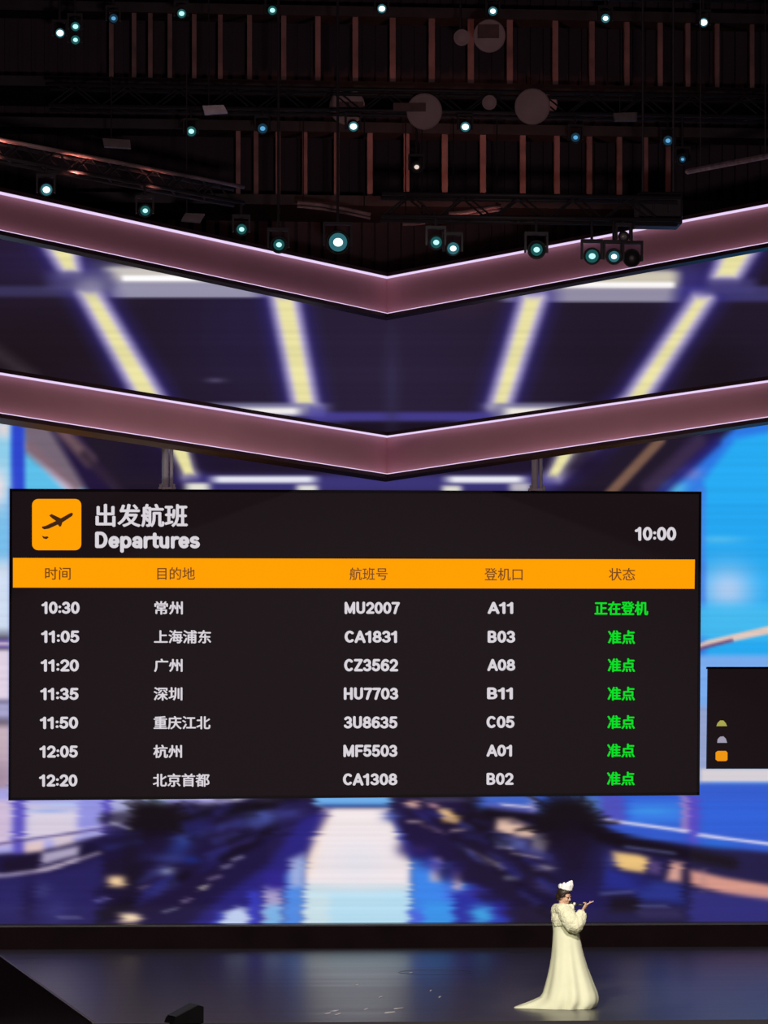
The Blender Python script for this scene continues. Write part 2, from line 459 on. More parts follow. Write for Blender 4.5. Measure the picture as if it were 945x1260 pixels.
# the bright walkway
poly([(396, 994), (478, 994), (490, 1020), (503, 1046), (506, 1060), (505, 1150), (372, 1150), (374, 1080), (383, 1034), (404, 1004)], (240, 228, 230), 5)
seg((400, 1004), (378, 1070), 12, (248, 220, 198), 7, 0.7); seg((488, 1020), (502, 1056), 10, (244, 230, 204), 6, 0.6)
rect(374, 504, 1092, 1150, (178, 220, 240), 12, 0.95, 6); rect(372, 405, 1096, 1150, (206, 224, 230), 12, 0.8, 8); rect(376, 504, 1089, 1094, (190, 204, 208), 3, 0.5)
blob(440, 1060, 40, 30, (226, 226, 238), 0.7)
poly([(384, 970), (495, 970), (492, 991), (388, 991)], (110, 172, 232), 4); rect(396, 482, 989.5, 993, (52, 96, 170), 1.6, 0.9)
# blue fringe left of walkway
poly([(404, 996), (392, 1024), (372, 1062), (370, 1150), (220, 1150), (280, 1098), (330, 1064), (370, 1010)], (44, 38, 128), 8, 0.85)
poly([(374, 1056), (371, 1150), (350, 1150), (350, 1078)], (84, 144, 232), 5, 0.95); poly([(356, 1058), (374, 1050), (372, 1090), (356, 1092)], (166, 178, 222), 6, 0.9)
poly([(346, 1092), (326, 1090), (322, 1150), (346, 1150)], (190, 180, 216), 5, 0.85); rect(326, 348, 1114, 1150, (118, 180, 232), 7, 0.9)
blob(338, 1084, 14, 12, (50, 38, 140), 0.95, 2.6); rect(306, 320, 1096, 1150, (58, 62, 190), 5, 0.9)
poly([(262, 1150), (276, 1124), (294, 1116), (306, 1120), (308, 1150)], (192, 206, 238), 5, 1.0); poly([(252, 1150), (270, 1122), (276, 1124), (264, 1150)], (60, 70, 190), 4, 0.8)
# right of walkway: seats, warm panels
poly([(480, 970), (640, 970), (640, 1140), (640, 1150), (520, 1100), (505, 1050), (480, 1005)], (33, 23, 60), 6, 0.95)
blob(480, 1004, 10, 7, (70, 84, 160), 0.9); poly([(484, 1004), (508, 1046), (512, 1060), (504, 1056), (488, 1026)], (66, 78, 190), 4, 0.7)
poly([(506, 1054), (530, 1056), (560, 1080), (600, 1100), (630, 1150), (506, 1150)], (62, 132, 232), 6, 1.0)
rect(504, 522, 1120, 1150, (76, 96, 220), 6, 0.8, 5); rect(522, 560, 1110, 1150, (58, 150, 232), 8, 0.8, 5)
rect(529, 543, 1056, 1085, (200, 184, 200), 5, 0.85, 4); rect(556, 568, 1070, 1096, (206, 176, 186), 5, 0.9, 4); rect(546, 556, 1062, 1110, (70, 110, 225), 5, 0.6)
poly([(556, 1098), (610, 1090), (650, 1150), (562, 1150)], (44, 40, 150), 7, 0.9); blob(594, 1126, 14, 12, (62, 160, 225), 1.0, 2.6); rect(604, 640, 1130, 1150, (44, 66, 190), 5, 0.7)
poly([(560, 1040), (680, 1060), (690, 1150), (640, 1150), (604, 1098), (560, 1070)], (33, 24, 52), 7, 0.95)
blob(508, 990, 9, 5, (204, 160, 150), 1.0, 3); blob(533, 992, 7, 4, (190, 140, 150), 0.9, 3); poly([(538, 995), (552, 997), (567, 1006), (563, 1013), (545, 1012)], (232, 184, 110), 3.5); blob(546, 1000, 6, 5, (226, 190, 160), 0.7)
blob(520, 1000, 16, 6, (40, 32, 90), 0.8); rect(520, 585, 982, 986, (110, 110, 130), 4, 0.5); blob(590, 1010, 22, 34, (27, 19, 34), 1.0, 3)
seg((502, 1011), (520, 1011), 3, (176, 150, 160), 2.2, 0.8); seg((520, 1015), (545, 1024), 4, (112, 86, 112), 3, 0.7); seg((556, 1022), (572, 1021), 3, (180, 156, 150), 2.2, 0.7)
poly([(572, 1044), (588, 1050), (622, 1066), (618, 1071), (590, 1060)], (140, 128, 152), 3, 0.8); seg((622, 1080), (636, 1081), 5, (112, 112, 138), 3, 0.8); blob(586, 1098, 10, 4, (96, 84, 130), 0.6)
blob(515, 1046, 10, 5, (90, 50, 100), 0.5)
rect(590, 672, 970, 996, (66, 104, 205), 6, 0.95, 12); poly([(600, 988), (670, 992), (670, 1002), (600, 1000)], (90, 92, 176), 4, 0.8); seg((618, 990), (672, 995), 2.2, (226, 220, 232), 1.8, 1.0)
rect(652, 668, 976, 1000, (160, 150, 200), 5, 0.7)
seg((600, 1000), (672, 1010), 12, (22, 15, 26), 5, 0.95)
poly([(612, 1007), (630, 1007), (660, 1019), (656, 1031), (640, 1030), (610, 1022)], (222, 186, 168), 4, 1.0); poly([(606, 1024), (650, 1034), (648, 1048), (610, 1040)], (84, 92, 158), 6, 0.9)
poly([(658, 1024), (678, 1032), (668, 1052), (652, 1048)], (156, 146, 162), 5, 0.8); seg((612, 1042), (630, 1044), 3, (170, 160, 196), 2, 0.8); seg((630, 1050), (668, 1056), 2.4, (200, 180, 190), 2, 0.8)
blob(670, 1068, 12, 4, (170, 160, 180), 0.8); blob(672, 1090, 14, 12, (70, 60, 120), 0.6)
random.seed(33)
for k in range(80):                      # right-hand seats
    t = random.random() ** 0.8; q = random.uniform(0.0, 1.0)
    x = 490 + t * 190; y = 990 + t * (18 + 130 * q); L = (8 + 26 * t) * random.uniform(0.5, 1.1); ang = math.atan2(y - 984, x - 484)
    if y > 1016 + (x - 484) * 0.78: continue
    seg((x, y), (x + L * math.cos(ang), y + L * math.sin(ang)), random.uniform(2, 9) * (0.4 + t), random.choice(CL), 4, random.uniform(0.3, 0.65))
for k in range(12):
    x = 500 + k * 12; y = 1040 + (x - 500) * 0.62 + random.uniform(-5, 5)
    blob(x, y, random.uniform(7, 13), random.uniform(7, 14), random.choice([(40, 30, 100), (44, 40, 150), (33, 24, 60)]), 0.75, 2.4, 0.5)
# right glazing
poly([(660, 965), (1100, 965), (1100, 1065), (860, 1044), (740, 1022), (660, 1000)], (52, 92, 206), 6)
blob(720, 990, 20, 12, (110, 150, 190), 0.8); blob(730, 1008, 14, 10, (130, 130, 170), 0.6)
rect(775, 838, 985, 1014, (58, 122, 226), 8, 0.9, 8); blob(800, 998, 30, 5, (60, 146, 230), 0.8); rect(740, 768, 978, 1018, (84, 76, 180), 6, 0.8, 5); rect(845, 860, 978, 1040, (90, 70, 190), 5, 0.9, 4); rect(838, 847, 978, 1024, (170, 130, 190), 4, 0.8, 3)
rect(866, 1100, 985, 1024, (48, 96, 214), 6, 0.9, 5); blob(880, 1042, 24, 8, (40, 110, 220), 0.9)
seg((745, 1009), (848, 1023), 3.2, (228, 222, 240), 1.6, 1.0); seg((858, 1027), (1100, 1058), 3.2, (228, 222, 240), 1.6, 1.0)
poly([(745, 1014), (850, 1028), (850, 1042), (745, 1024)], (52, 84, 196), 4, 0.8); blob(800, 1030, 36, 5, (54, 96, 206), 0.8)
# right dark rail and seats
poly([(740, 1016), (780, 1032), (850, 1040), (1100, 1064), (1100, 1150), (680, 1150), (690, 1060), (700, 1030)], (34, 28, 70), 6, 0.98)
seg((740, 1030), (900, 1062), 15, (24, 16, 28), 6, 0.95); seg((770, 1042), (830, 1050), 2.6, (90, 96, 150), 2.4, 0.8)
poly([(754, 1048), (786, 1052), (798, 1056), (792, 1074), (764, 1070), (754, 1062)], (238, 196, 126), 4.5); blob(750, 1060, 8, 12, (60, 64, 150), 0.6)
poly([(826, 1060), (840, 1062), (840, 1086), (820, 1084)], (214, 160, 146), 5); poly([(798, 1058), (812, 1062), (812, 1076), (798, 1074)], (92, 72, 130), 5, 0.9)
poly([(848, 1070), (892, 1080), (1000, 1098), (1000, 1120), (892, 1100), (848, 1088)], (212, 150, 136), 5); rect(862, 868, 1068, 1100, (160, 120, 130), 3, 0.4)
poly([(745, 1068), (790, 1080), (790, 1098), (740, 1094)], (40, 46, 140), 7, 0.9); poly([(785, 1080), (845, 1090), (842, 1112), (785, 1108)], (44, 56, 146), 8, 0.85); poly([(848, 1095), (1000, 1112), (1000, 1150), (848, 1150)], (48, 46, 124), 7, 0.9)
blob(844, 1085, 6, 26, (30, 22, 56), 0.85); blob(790, 1085, 12, 10, (32, 24, 80), 0.6); blob(715, 1110, 24, 30, (36, 30, 96), 0.6)
seg((740, 1100), (780, 1097), 3, (86, 90, 150), 2.4, 0.8); seg((784, 1115), (822, 1115), 3, (86, 90, 140), 2.4, 0.8); rect(750, 786, 1104, 1122, (28, 20, 30), 6, 0.85); rect(786, 840, 1118, 1130, (60, 54, 96), 5, 0.5)
palm(698, 1012, 48, 8); blob(700, 1034, 30, 14, (24, 16, 28), 0.95); blob(705, 1055, 22, 34, (30, 21, 44), 0.9, 2.6); seg((720, 1018), (760, 1034), 14, (23, 16, 26), 5, 0.9)
# the concourse is out of focus: smear it, more sideways than upright
def blur(A, axis, sig):
    n_ = int(sig * 3) + 1; w = np.exp(-0.5 * (np.arange(-n_, n_ + 1) / sig) ** 2); w /= w.sum()
    P_ = np.pad(A, [(n_, n_) if i == axis else (0, 0) for i in range(3)], mode='edge'); out = np.zeros_like(A)
    for k_, wk in enumerate(w):
        sl = [slice(None)] * 3; sl[axis] = slice(k_, k_ + A.shape[axis]); out += wk * P_[tuple(sl)]
    return out
soft = blur(blur(C, 1, 1.1), 0, 0.5); wlow = sstep(960, 985, PY)[..., None]
C = C * (1 - wlow) + soft * wlow
# fine horizontal streaks of the LED rows
rng = np.random.RandomState(5)
for j in range(ny):                      # neighbouring LED rows are slightly out of step
    if PY[j, 0] > 960: C[j] = np.roll(C[j], int(rng.choice([-1, 0, 0, 0, 0, 1])), 0)
rows = rng.normal(0, 1, ny); rows = (rows + np.roll(rows, 1)) * 0.5
C = np.clip(C * (1 + 0.018 * rows[:, None, None]), 0, 1)

SCREEN = empty('led_screen', (P(470, 1137, YS).x, YS, zp + 0.035))
tag(SCREEN, 'huge LED screen behind the stage showing a blurred blue airport concourse', 'screen')
inv = SCREEN.matrix_basis.inverted()
verts = np.zeros((ny, nx, 3))
fw = np.array(FW); rt = np.array(RT)
dx = fw[0] + rt[0] * (PX - 472.5) / F; dy = fw[1] + rt[1] * (PX - 472.5) / F; dz = (YH - PY) / F
tq = YS / dy
verts[..., 0] = dx * tq - SCREEN.location.x; verts[..., 1] = 0; verts[..., 2] = H + dz * tq - SCREEN.location.z
verts[-1, :, 2] = 0.0
idx = np.arange(nx * ny).reshape(ny, nx)
fa = np.stack([idx[:-1, :-1], idx[1:, :-1], idx[1:, 1:], idx[:-1, 1:]], -1).reshape(-1, 4)
keep = (PY[1:, 1:] > vtop(cx)[None, 1:]) & (PY[1:, :-1] > vtop(cx)[None, :-1])      # the top edge is cut to the V
fa = fa[keep.ravel()]
me = bpy.data.meshes.new('display'); me.from_pydata(verts.reshape(-1, 3).tolist(), [], fa.tolist()); me.update()
ca = me.color_attributes.new('picture', 'FLOAT_COLOR', 'POINT')
rgba = np.ones((nx * ny, 4), np.float32); rgba[:, :3] = lin(C.reshape(-1, 3)); ca.data.foreach_set('color', rgba.ravel())
m = bpy.data.materials.new('led_picture'); m.use_nodes = True; nt = m.node_tree; b = nt.nodes['Principled BSDF']
at = nt.nodes.new('ShaderNodeAttribute'); at.attribute_name = 'picture'
b.inputs['Base Color'].default_value = (0.01, 0.01, 0.01, 1); b.inputs['Roughness'].default_value = 0.9; b.inputs['Specular IOR Level'].default_value = 0.05
nt.links.new(at.outputs['Color'], b.inputs['Emission Color']); b.inputs['Emission Strength'].default_value = 1.0
me.materials.append(m)
o = bpy.data.objects.new('display', me); COL.objects.link(o); o.parent = SCREEN
bm = B()
edge = [P(px_, float(vtop(px_)), YS) - SCREEN.location for px_ in (-150, 0, 240, 475, 700, 889, 1100)]
poly3 = edge + [Vector(verts[-1, nx - 1]), Vector(verts[-1, 0])]
add_prism(bm, [p + Vector((0, 0.01, 0)) for p in poly3], (0, 0.18, 0))
obj('cabinet', bm, m_black, SCREEN)

# ------------------------------------------------------------------ V-shaped lit beams
m_fascia = mat('mauve_fascia', (0.52, 0.245, 0.27), 0.55, var=0.06, scale=0.8)
m_trim = mat('dark_maroon_trim', (0.04, 0.016, 0.019), 0.5, var=0.15)
m_soffit = m_trim
m_strip = glow('lavender_led', (0.74, 0.58, 0.86), 1.15)


def vbeam(name, label, lt, lb, at_, ab, rt_, rb, Ya=52.0, kl=1.18, kr=1.14, D=(0.4, 0.3, 0.2)):
    """l/a/r: photo rows of the lit top and bottom edges at x = 0, the apex at x = 476 and at x = 889."""
    st = []
    for (x, yt, yb, Y) in ((0, lt, lb, Ya / kl), (476, at_, ab, Ya), (889, rt_, rb, Ya / kr)):
        a = P(x, yt, Y); c = P(x, yb, Y); st.append([a, c])
    def ext(i, j, k):                          # carry an arm on past the frame
        st[j][0] = st[i][0].lerp(st[j][0], k); st[j][1] = st[i][1].lerp(st[j][1], k)
    ext(1, 0, 1.6); ext(1, 2, 2.0)
    root = empty(name, (st[1][1].x, st[1][1].y, st[1][1].z)); tag(root, label, 'beam')
    dl = (st[1][0] - st[0][0]); dl.z = 0; dl.normalize(); dr = (st[2][0] - st[1][0]); dr.z = 0; dr.normalize()
    nl = Vector((dl.y, -dl.x, 0)); nr = Vector((dr.y, -dr.x, 0))
    if nl.y > 0: nl = -nl
    if nr.y > 0: nr = -nr
    na = (nl + nr).normalized(); na = na / na.dot(nl)
    N = [nl, na, nr]
    L = root.location
    def part(nm, m, n0, n1, z0, z1, deep=False):
        # z given as (edge index: 0 top / 1 bottom, offset)
        bm = B(); rings = []
        for i in range(3):
            b0 = -D[i] if deep else n0
            p0 = st[i][z0[0]] + UP * z0[1]; p1 = st[i][z1[0]] + UP * z1[1]
            q = [p0 + N[i] * b0, p0 + N[i] * n1, p1 + N[i] * n1, p1 + N[i] * b0]
            rings.append([bm.verts.new(v - L) for v in q])
        for r0, r1 in zip(rings, rings[1:]):
            for k in range(4): bm.faces.new([r0[k], r0[(k + 1) % 4], r1[(k + 1) % 4], r1[k]])
        bm.faces.new(rings[0]); bm.faces.new(rings[-1])
        return obj(nm, bm, m, root)
    part('fascia', m_fascia, -0.05, 0.0, (1, -0.02), (0, 0.02))
    part('top_trim', m_trim, 0, 0.12, (0, 0.0), (0, 0.06), True)
    part('bottom_trim', m_trim, 0, 0.12, (1, -0.065), (1, 0.0), True)
    s1 = part('led_strip', m_strip, 0.0, 0.10, (0, -0.016), (0, 0.0)); s1['label'] = 'glowing lavender light strip along top edge'
    s2 = part('led_strip', m_strip, 0.0, 0.10, (1, 0.0), (1, 0.018)); s2['label'] = 'glowing lavender light strip along bottom edge'
    return root, st, N, D


UPB = vbeam('lit_beam', 'upper mauve V-shaped beam with glowing lavender edges under the dark roof', 238, 286, 342, 388, 263.5, 311.5, 52, 1.17, 1.13, (0.12, 0.12, 0.1))
LOB = vbeam('lit_beam', 'lower mauve V-shaped beam with glowing lavender edges just above the departures board', 460, 510.5, 537.5, 585, 477.5, 523.5, 52, 1.18, 1.145, (0.42, 0.3, 0.1))

# ------------------------------------------------------------------ the departures board
m_panel = mat('board_black', (0.004, 0.003, 0.0035), 0.6, var=0.1, spec=0.05, emit=srgb(25, 17, 20), estr=1.0)
m_frame = mat('board_frame', (0.008, 0.006, 0.007), 0.6, var=0.1, spec=0.1)
m_orange = glow('orange_led', srgb(255, 160, 4), 1.0)
m_white = glow('white_led', srgb(217, 211, 218), 1.0)
m_green = glow('green_led', srgb(10, 225, 40), 1.0)
m_ink = mat('board_ink', (0.03, 0.012, 0.002), 0.6, emit=srgb(60, 32, 10), estr=1.0)
m_head = mat('header_ink', (0.05, 0.025, 0.005), 0.6, emit=srgb(112, 62, 12), estr=1.0)
m_pole = mat('grey_pole', (0.8, 0.78, 0.84), 0.4, 0.0, var=0.1, scale=3, emit=None)

BR = math.radians(-2.2)                       # the board is turned a little more than the stage
BC = P(437, 795, 50.8)
bn = Vector((math.sin(BR), -math.cos(BR), 0)); bn = Vector((-math.sin(BR) * -1, -math.cos(BR), 0))
bxax = Vector((math.cos(BR), math.sin(BR), 0)); bn = Vector((bxax.y, -bxax.x, 0))
BOARD = empty('departure_board', (BC.x, BC.y, PP(437, 980, BC, bn).z), BR)
tag(BOARD, 'large black airport departures board hanging on two grey poles before the screen', 'board')


def BP(px, py):                               # photo pixel on the board face -> board-local (x, z)
    p = PP(px, py, BC, bn) - BOARD.location
    return p.dot(bxax), p.z


def bslab(name, m, corners, y0, y1, parent):  # corners in pixels
    bm = B(); add_prism(bm, [(*(lambda q: (q[0], y0, q[1]))(BP(*c)),) for c in corners], (0, y1 - y0, 0))
    return obj(name, bm, m, parent)


def arc(cx, cy, rx, ry, a0, a1, n=14):
    return [(cx + rx * math.cos(math.radians(a0 + (a1 - a0) * k / n)), cy + ry * math.sin(math.radians(a0 + (a1 - a0) * k / n))) for k in range(n + 1)]


GLYPH = {   # bold sans strokes: (advance, [polylines]) on a cap height of 1
    '0': (.62, [arc(.31, .5, .215, .41, 0, 360, 24)]),
    '1': (.48, [[(.07, .72), (.20, .77), (.30, .91), (.30, .06)]]),
    '2': (.62, [arc(.31, .67, .21, .24, 165, -35) + [(.11, .09), (.54, .09)]]),
    '3': (.62, [arc(.29, .70, .19, .21, 155, -90), arc(.29, .295, .22, .205, 90, -158)]),
    '5': (.62, [[(.50, .91), (.17, .91), (.13, .50)] + arc(.29, .345, .225, .255, 125, -152)]),
    '6': (.62, [arc(.32, .33, .21, .24, 0, 360, 20), arc(.36, .50, .255, .41, 55, 200)]),
    '7': (.60, [[(.08, .91), (.52, .91), (.36, .55), (.24, .06)]]),
    '8': (.62, [arc(.31, .71, .18, .20, 0, 360, 18), arc(.31, .295, .22, .205, 0, 360, 18)]),
    ':': (.26, [[(.13, .16), (.13, .18)], [(.13, .56), (.13, .58)]]),
    'A': (.70, [[(.06, .06), (.35, .93), (.64, .06)], [(.18, .31), (.52, .31)]]),
    'B': (.68, [[(.12, .09), (.12, .91), (.34, .91)] + arc(.34, .705, .18, .205, 90, -90) + [(.12, .50)], [(.34, .50)] + arc(.35, .295, .21, .205, 90, -90) + [(.12, .09)]]),
    'C': (.70, [arc(.36, .5, .265, .41, 48, 312, 20)]),
    'D': (.72, [[(.12, .09), (.12, .91), (.31, .91)] + arc(.31, .5, .28, .41, 90, -90) + [(.12, .09)]]),
    'F': (.60, [[(.12, .06), (.12, .91), (.54, .91)], [(.12, .50), (.48, .50)]]),
    'H': (.72, [[(.12, .06), (.12, .94)], [(.58, .06), (.58, .94)], [(.12, .50), (.58, .50)]]),
    'M': (.86, [[(.12, .06), (.12, .92), (.42, .12), (.72, .92), (.72, .06)]]),
    'U': (.72, [[(.12, .94), (.12, .36)] + arc(.35, .34, .23, .25, 180, 360) + [(.58, .94)]]),
    'Z': (.64, [[(.08, .91), (.54, .91), (.09, .09), (.56, .09)]]),
    'a': (.58, [arc(.28, .47, .175, .17, 160, 0) + [(.455, .06)], arc(.27, .22, .175, .14, 0, 360, 16)]),
    'e': (.58, [[(.09, .36), (.49, .36)] + arc(.29, .36, .20, .28, 0, 315, 18)]),
    'p': (.62, [[(.11, .64), (.11, -.20)], arc(.32, .36, .20, .28, 0, 360, 18)]),
    'r': (.40, [[(.11, .64), (.11, .06)], arc(.32, .38, .21, .26, 175, 75, 8)]),
    's': (.54, [arc(.26, .51, .165, .135, 35, 270), arc(.26, .225, .175, .145, 90, -150)]),
    't': (.38, [[(.18, .86), (.18, .24)] + arc(.29, .22, .11, .13, 180, 285, 6), [(.04, .64), (.34, .64)]]),
    'u': (.60, [[(.11, .64), (.11, .28)] + arc(.28, .27, .17, .19, 180, 360) + [(.45, .64)], [(.45, .30), (.45, .06)]]),
}


def stroke_mesh(s, sw):
    """vertices and faces of a line of stroke lettering"""
    V, Fc = [], []; x = 0.0; h = sw / 2
    def ngon(pts): b = len(V); V.extend(pts); Fc.append(list(range(b, b + len(pts))))
    for ch in s:
        adv, lines = GLYPH[ch]
        for ln in lines:
            ln = [(px_ + x, py_) for px_, py_ in ln]
            for (ax, ay), (bx_, by_) in zip(ln, ln[1:]):
                l = math.hypot(bx_ - ax, by_ - ay)
                if l < 1e-6: continue
                nx_, ny_ = -(by_ - ay) / l * h, (bx_ - ax) / l * h
                ngon([(ax - nx_, ay - ny_), (bx_ - nx_, by_ - ny_), (bx_ + nx_, by_ + ny_), (ax + nx_, ay + ny_)])
            for (ax, ay) in ln: ngon([(ax + h * math.cos(2 * PI * k / 10), ay + h * math.sin(2 * PI * k / 10)) for k in range(10)])
        x += adv + 0.03
    return np.array(V), Fc


def place_letters(name, co, faces, m, x0, x1, ytop, ybot, parent, yy):
    mn, mx = co.min(0), co.max(0); ax, az = BP(x0, ybot); bx_, bz = BP(x1, ytop)
    out = np.zeros((len(co), 3))
    out[:, 0] = ax + (co[:, 0] - mn[0]) / (mx[0] - mn[0]) * (bx_ - ax)
    out[:, 2] = az + (co[:, 1] - mn[1]) / (mx[1] - mn[1]) * (bz - az)
    out[:, 1] = yy
    me = bpy.data.meshes.new(name); me.from_pydata(out.tolist(), [], faces); me.update(); me.materials.append(m)
    o = bpy.data.objects.new(name, me); COL.objects.link(o); o.parent = parent
    return o


def text_mesh(name, s, m, x0, x1, ytop, ybot, parent, off=0.02, yy=-0.006):
    if all(ch in GLYPH for ch in s):
        V, Fc = stroke_mesh(s, 0.205); return place_letters(name, V, Fc, m, x0, x1, ytop, ybot, parent, yy)
    cu = bpy.data.curves.new(name, 'FONT'); cu.body = s; cu.size = 1.0; cu.resolution_u = 3
    t = bpy.data.objects.new(name, cu); COL.objects.link(t)
    dg = bpy.context.evaluated_depsgraph_get(); dg.update()
    me = bpy.data.meshes.new_from_object(t.evaluated_get(dg))
    bpy.data.objects.remove(t); bpy.data.curves.remove(cu)
    co = np.array([v.co[:2] for v in me.vertices]); fs = [list(p.vertices) for p in me.polygons]; bpy.data.meshes.remove(me)
    sh = [(0, 0)] if off < 0.008 else [(-off, 0), (off, 0), (0, -off * 0.7), (0, off * 0.7), (0, 0)]   # bold: the same glyphs laid over each other
    V = np.concatenate([co + np.array(d_) for d_ in sh]); n = len(co); Fc = [[i + k * n for i in f] for k in range(len(sh)) for f in fs]
    return place_letters(name, V, Fc, m, x0, x1, ytop, ybot, parent, yy)


bslab('panel', m_panel, [(14.5, 603.5), (861, 607), (858, 976.5), (12.5, 983)], 0.0, 0.16, BOARD)
bslab('header_band', m_orange, [(16, 686.5), (855, 688.5), (854.5, 724.5), (16, 723)], -0.008, 0.0, BOARD)
# frame around the panel
bm = B()
for c in ([(12, 601.5), (863, 605), (863, 608), (12, 604.5)], [(10.5, 981.5), (860, 975), (860, 978.5), (10.5, 985)],
          [(12, 601.5), (15, 601.5), (13.5, 985), (10.5, 985)], [(860, 605), (863, 605), (860.5, 978.5), (857.5, 978.5)]):
    add_prism(bm, [(BP(*q)[0], -0.03, BP(*q)[1]) for q in c], (0, 0.2, 0))
obj('frame', bm, m_frame, BOARD)
# icon tile with a departing plane
pts = []
for (cx_, cy_, a0) in ((92.5, 621.5, -90), (92.5, 669.5, 0), (47, 669.5, 90), (47, 621.5, 180)):
    for k in range(7):
        a = math.radians(a0 + 15 * k); pts.append((cx_ + 7.5 * math.cos(a), cy_ + 7.5 * math.sin(a)))
tile = bslab('icon_tile', m_orange, pts, -0.008, 0.0, BOARD)
plane_bm = B()
def pix_poly(bm, pts, y0=-0.014, y1=-0.008):
    add_prism(bm, [(BP(*q)[0], y0, BP(*q)[1]) for q in pts], (0, y1 - y0, 0))
pix_poly(plane_bm, [(51.5, 648.2), (56, 647.2), (70, 640.6), (84, 632.8), (88, 630.8), (90, 632), (88.8, 635), (76, 643.4), (60, 650.6), (54.5, 651.4), (52, 650)])
pix_poly(plane_bm, [(60.6, 634.4), (63.4, 632.6), (68, 634.6), (76, 638.5), (70, 642), (64, 637.6)], -0.0145)
pix_poly(plane_bm, [(70, 644.2), (77.5, 640.8), (75.2, 647.6), (73.4, 648.2)], -0.0148)
obj('plane_symbol', plane_bm, m_ink, tile)
bm = B(); pix_poly(bm, [(51.5, 659.2), (55, 660.5), (58.5, 660), (60, 661.5), (57, 663.5), (53.5, 662.5)])
obj('runway_mark', bm, m_ink, tile)

text_mesh('title_text', '出发航班', m_white, 117.5, 231, 620, 648.5, BOARD, 0.03)
text_mesh('title_text', 'Departures', m_white, 117, 246, 654.5, 680, BOARD, 0.024)
text_mesh('clock_text', '10:00', m_white, 781, 832, 648.5, 665.5, BOARD, 0.03)
for s, x0, x1, dy in (('时间', 55.5, 87, 0), ('目的地', 193.5, 240, 0), ('航班号', 430, 477, 0.5), ('登机口', 596, 643, 1), ('状态', 749, 781.5, 1)):
    text_mesh('column_heading', s, m_head, x0, x1, 698 + dy, 713.5 + dy, BOARD, 0.010, -0.014)
YL = [748, 783.5, 819, 854, 889.5, 925, 960.5]
YR = [748, 783.5, 818, 853, 888, 923, 957.5]
TIMES = ['10:30', '11:05', '11:20', '11:35', '11:50', '12:05', '12:20']
DEST = [('常州', 190, 225), ('上海浦东', 189.5, 260), ('广州', 189.5, 224.7), ('深圳', 189, 224.5), ('重庆江北', 189, 259), ('杭州', 188.5, 224), ('北京首都', 188, 258)]
FLT = [('MU2007', 424, 492), ('CA1831', 424, 488.5), ('CZ3562', 423.5, 490), ('HU7703', 423, 490), ('3U8635', 423, 489), ('MF5503', 422.5, 489), ('CA1308', 422, 489)]
GATE = [('A11', 600, 631.5), ('B03', 600, 634), ('A08', 599.6, 634), ('B11', 599.3, 631), ('C05', 598.6, 633), ('A01', 598.6, 630), ('B02', 598.6, 632)]
STAT = [('正在登机', 731.5, 797.5)] + [('准点', 748 - 0.25 * k, 781.5 - 0.1 * k) for k in range(6)]
for i in range(7):
    yl, yr = YL[i], YR[i]; ym = yl + (yr - yl) * 0.5; yg = yl + (yr - yl) * 0.7; yd = yl + (yr - yl) * 0.2
    text_mesh('time_text', TIMES[i], m_white, 51 - 0.5 * i, 98 - 0.45 * i, yl - 7.6, yl + 7.6, BOARD, 0.03)
    text_mesh('destination_text', DEST[i][0], m_white, DEST[i][1], DEST[i][2], yd - 8.2, yd + 8.2, BOARD, 0.026)
    text_mesh('flight_text', FLT[i][0], m_white, FLT[i][1], FLT[i][2], ym - 7.6, ym + 7.6, BOARD, 0.03)
    text_mesh('gate_text', GATE[i][0], m_white, GATE[i][1], GATE[i][2], yg - 7.4, yg + 7.4, BOARD, 0.03)
    o = text_mesh('status_text', STAT[i][0], m_green, STAT[i][1], STAT[i][2], yr - 8.0, yr + 9.0, BOARD, 0.032)
    o['label'] = 'green status lettering'
# hanger poles: a twin tube each, tied back to the lower beam by an arm
for (px, arm, i0) in ((205.5, True, 0), (661, True, 2)):
    bxp, bz = BP(px, 603 + (px / 861) * 3.5); topz = bz + 1.02
    bm = B()
    add_tube(bm, [(bxp - 0.035, 0.08, bz), (bxp - 0.035, 0.08, topz)], 0.062, 12)
    add_tube(bm, [(bxp + 0.075, 0.09, bz), (bxp + 0.075, 0.09, topz)], 0.032, 10)
    pole = obj('pole', bm, m_pole, BOARD, True)
    bm = B(); add_box(bm, bxp - 0.15, bxp + 0.15, 0.02, 0.15, bz - 0.02, bz + 0.07)
    add_tube(bm, [(bxp - 0.11, 0.0, bz + 0.03), (bxp - 0.11, 0.0, bz + 0.12)], 0.025, 8); add_tube(bm, [(bxp + 0.12, 0.0, bz + 0.03), (bxp + 0.12, 0.0, bz + 0.12)], 0.025, 8)
    obj('foot_clamp', bm, m_pole, pole)
    # arm: from the pole top forward to the back of the lower beam
    st, N, D = LOB[1], LOB[2], LOB[3]
    pt = BOARD.matrix_basis @ Vector((bxp, 0.08, topz - 0.12)) if False else BOARD.location + bxax * bxp + UP * (topz - 0.12)
    e0, e1 = (st[0][1], st[1][1]) if i0 == 0 else (st[1][1], st[2][1])
    k = (pt.x - e0.x) / (e1.x - e0.x); q = e0.lerp(e1, k)
    bm = B(); add_tube(bm, [(bxp, 0.08, topz - 0.12), (bxp, (q.y + 0.30) - pt.y, topz - 0.12)], 0.05, 10)
    obj('support_arm', bm, m_black, BOARD)

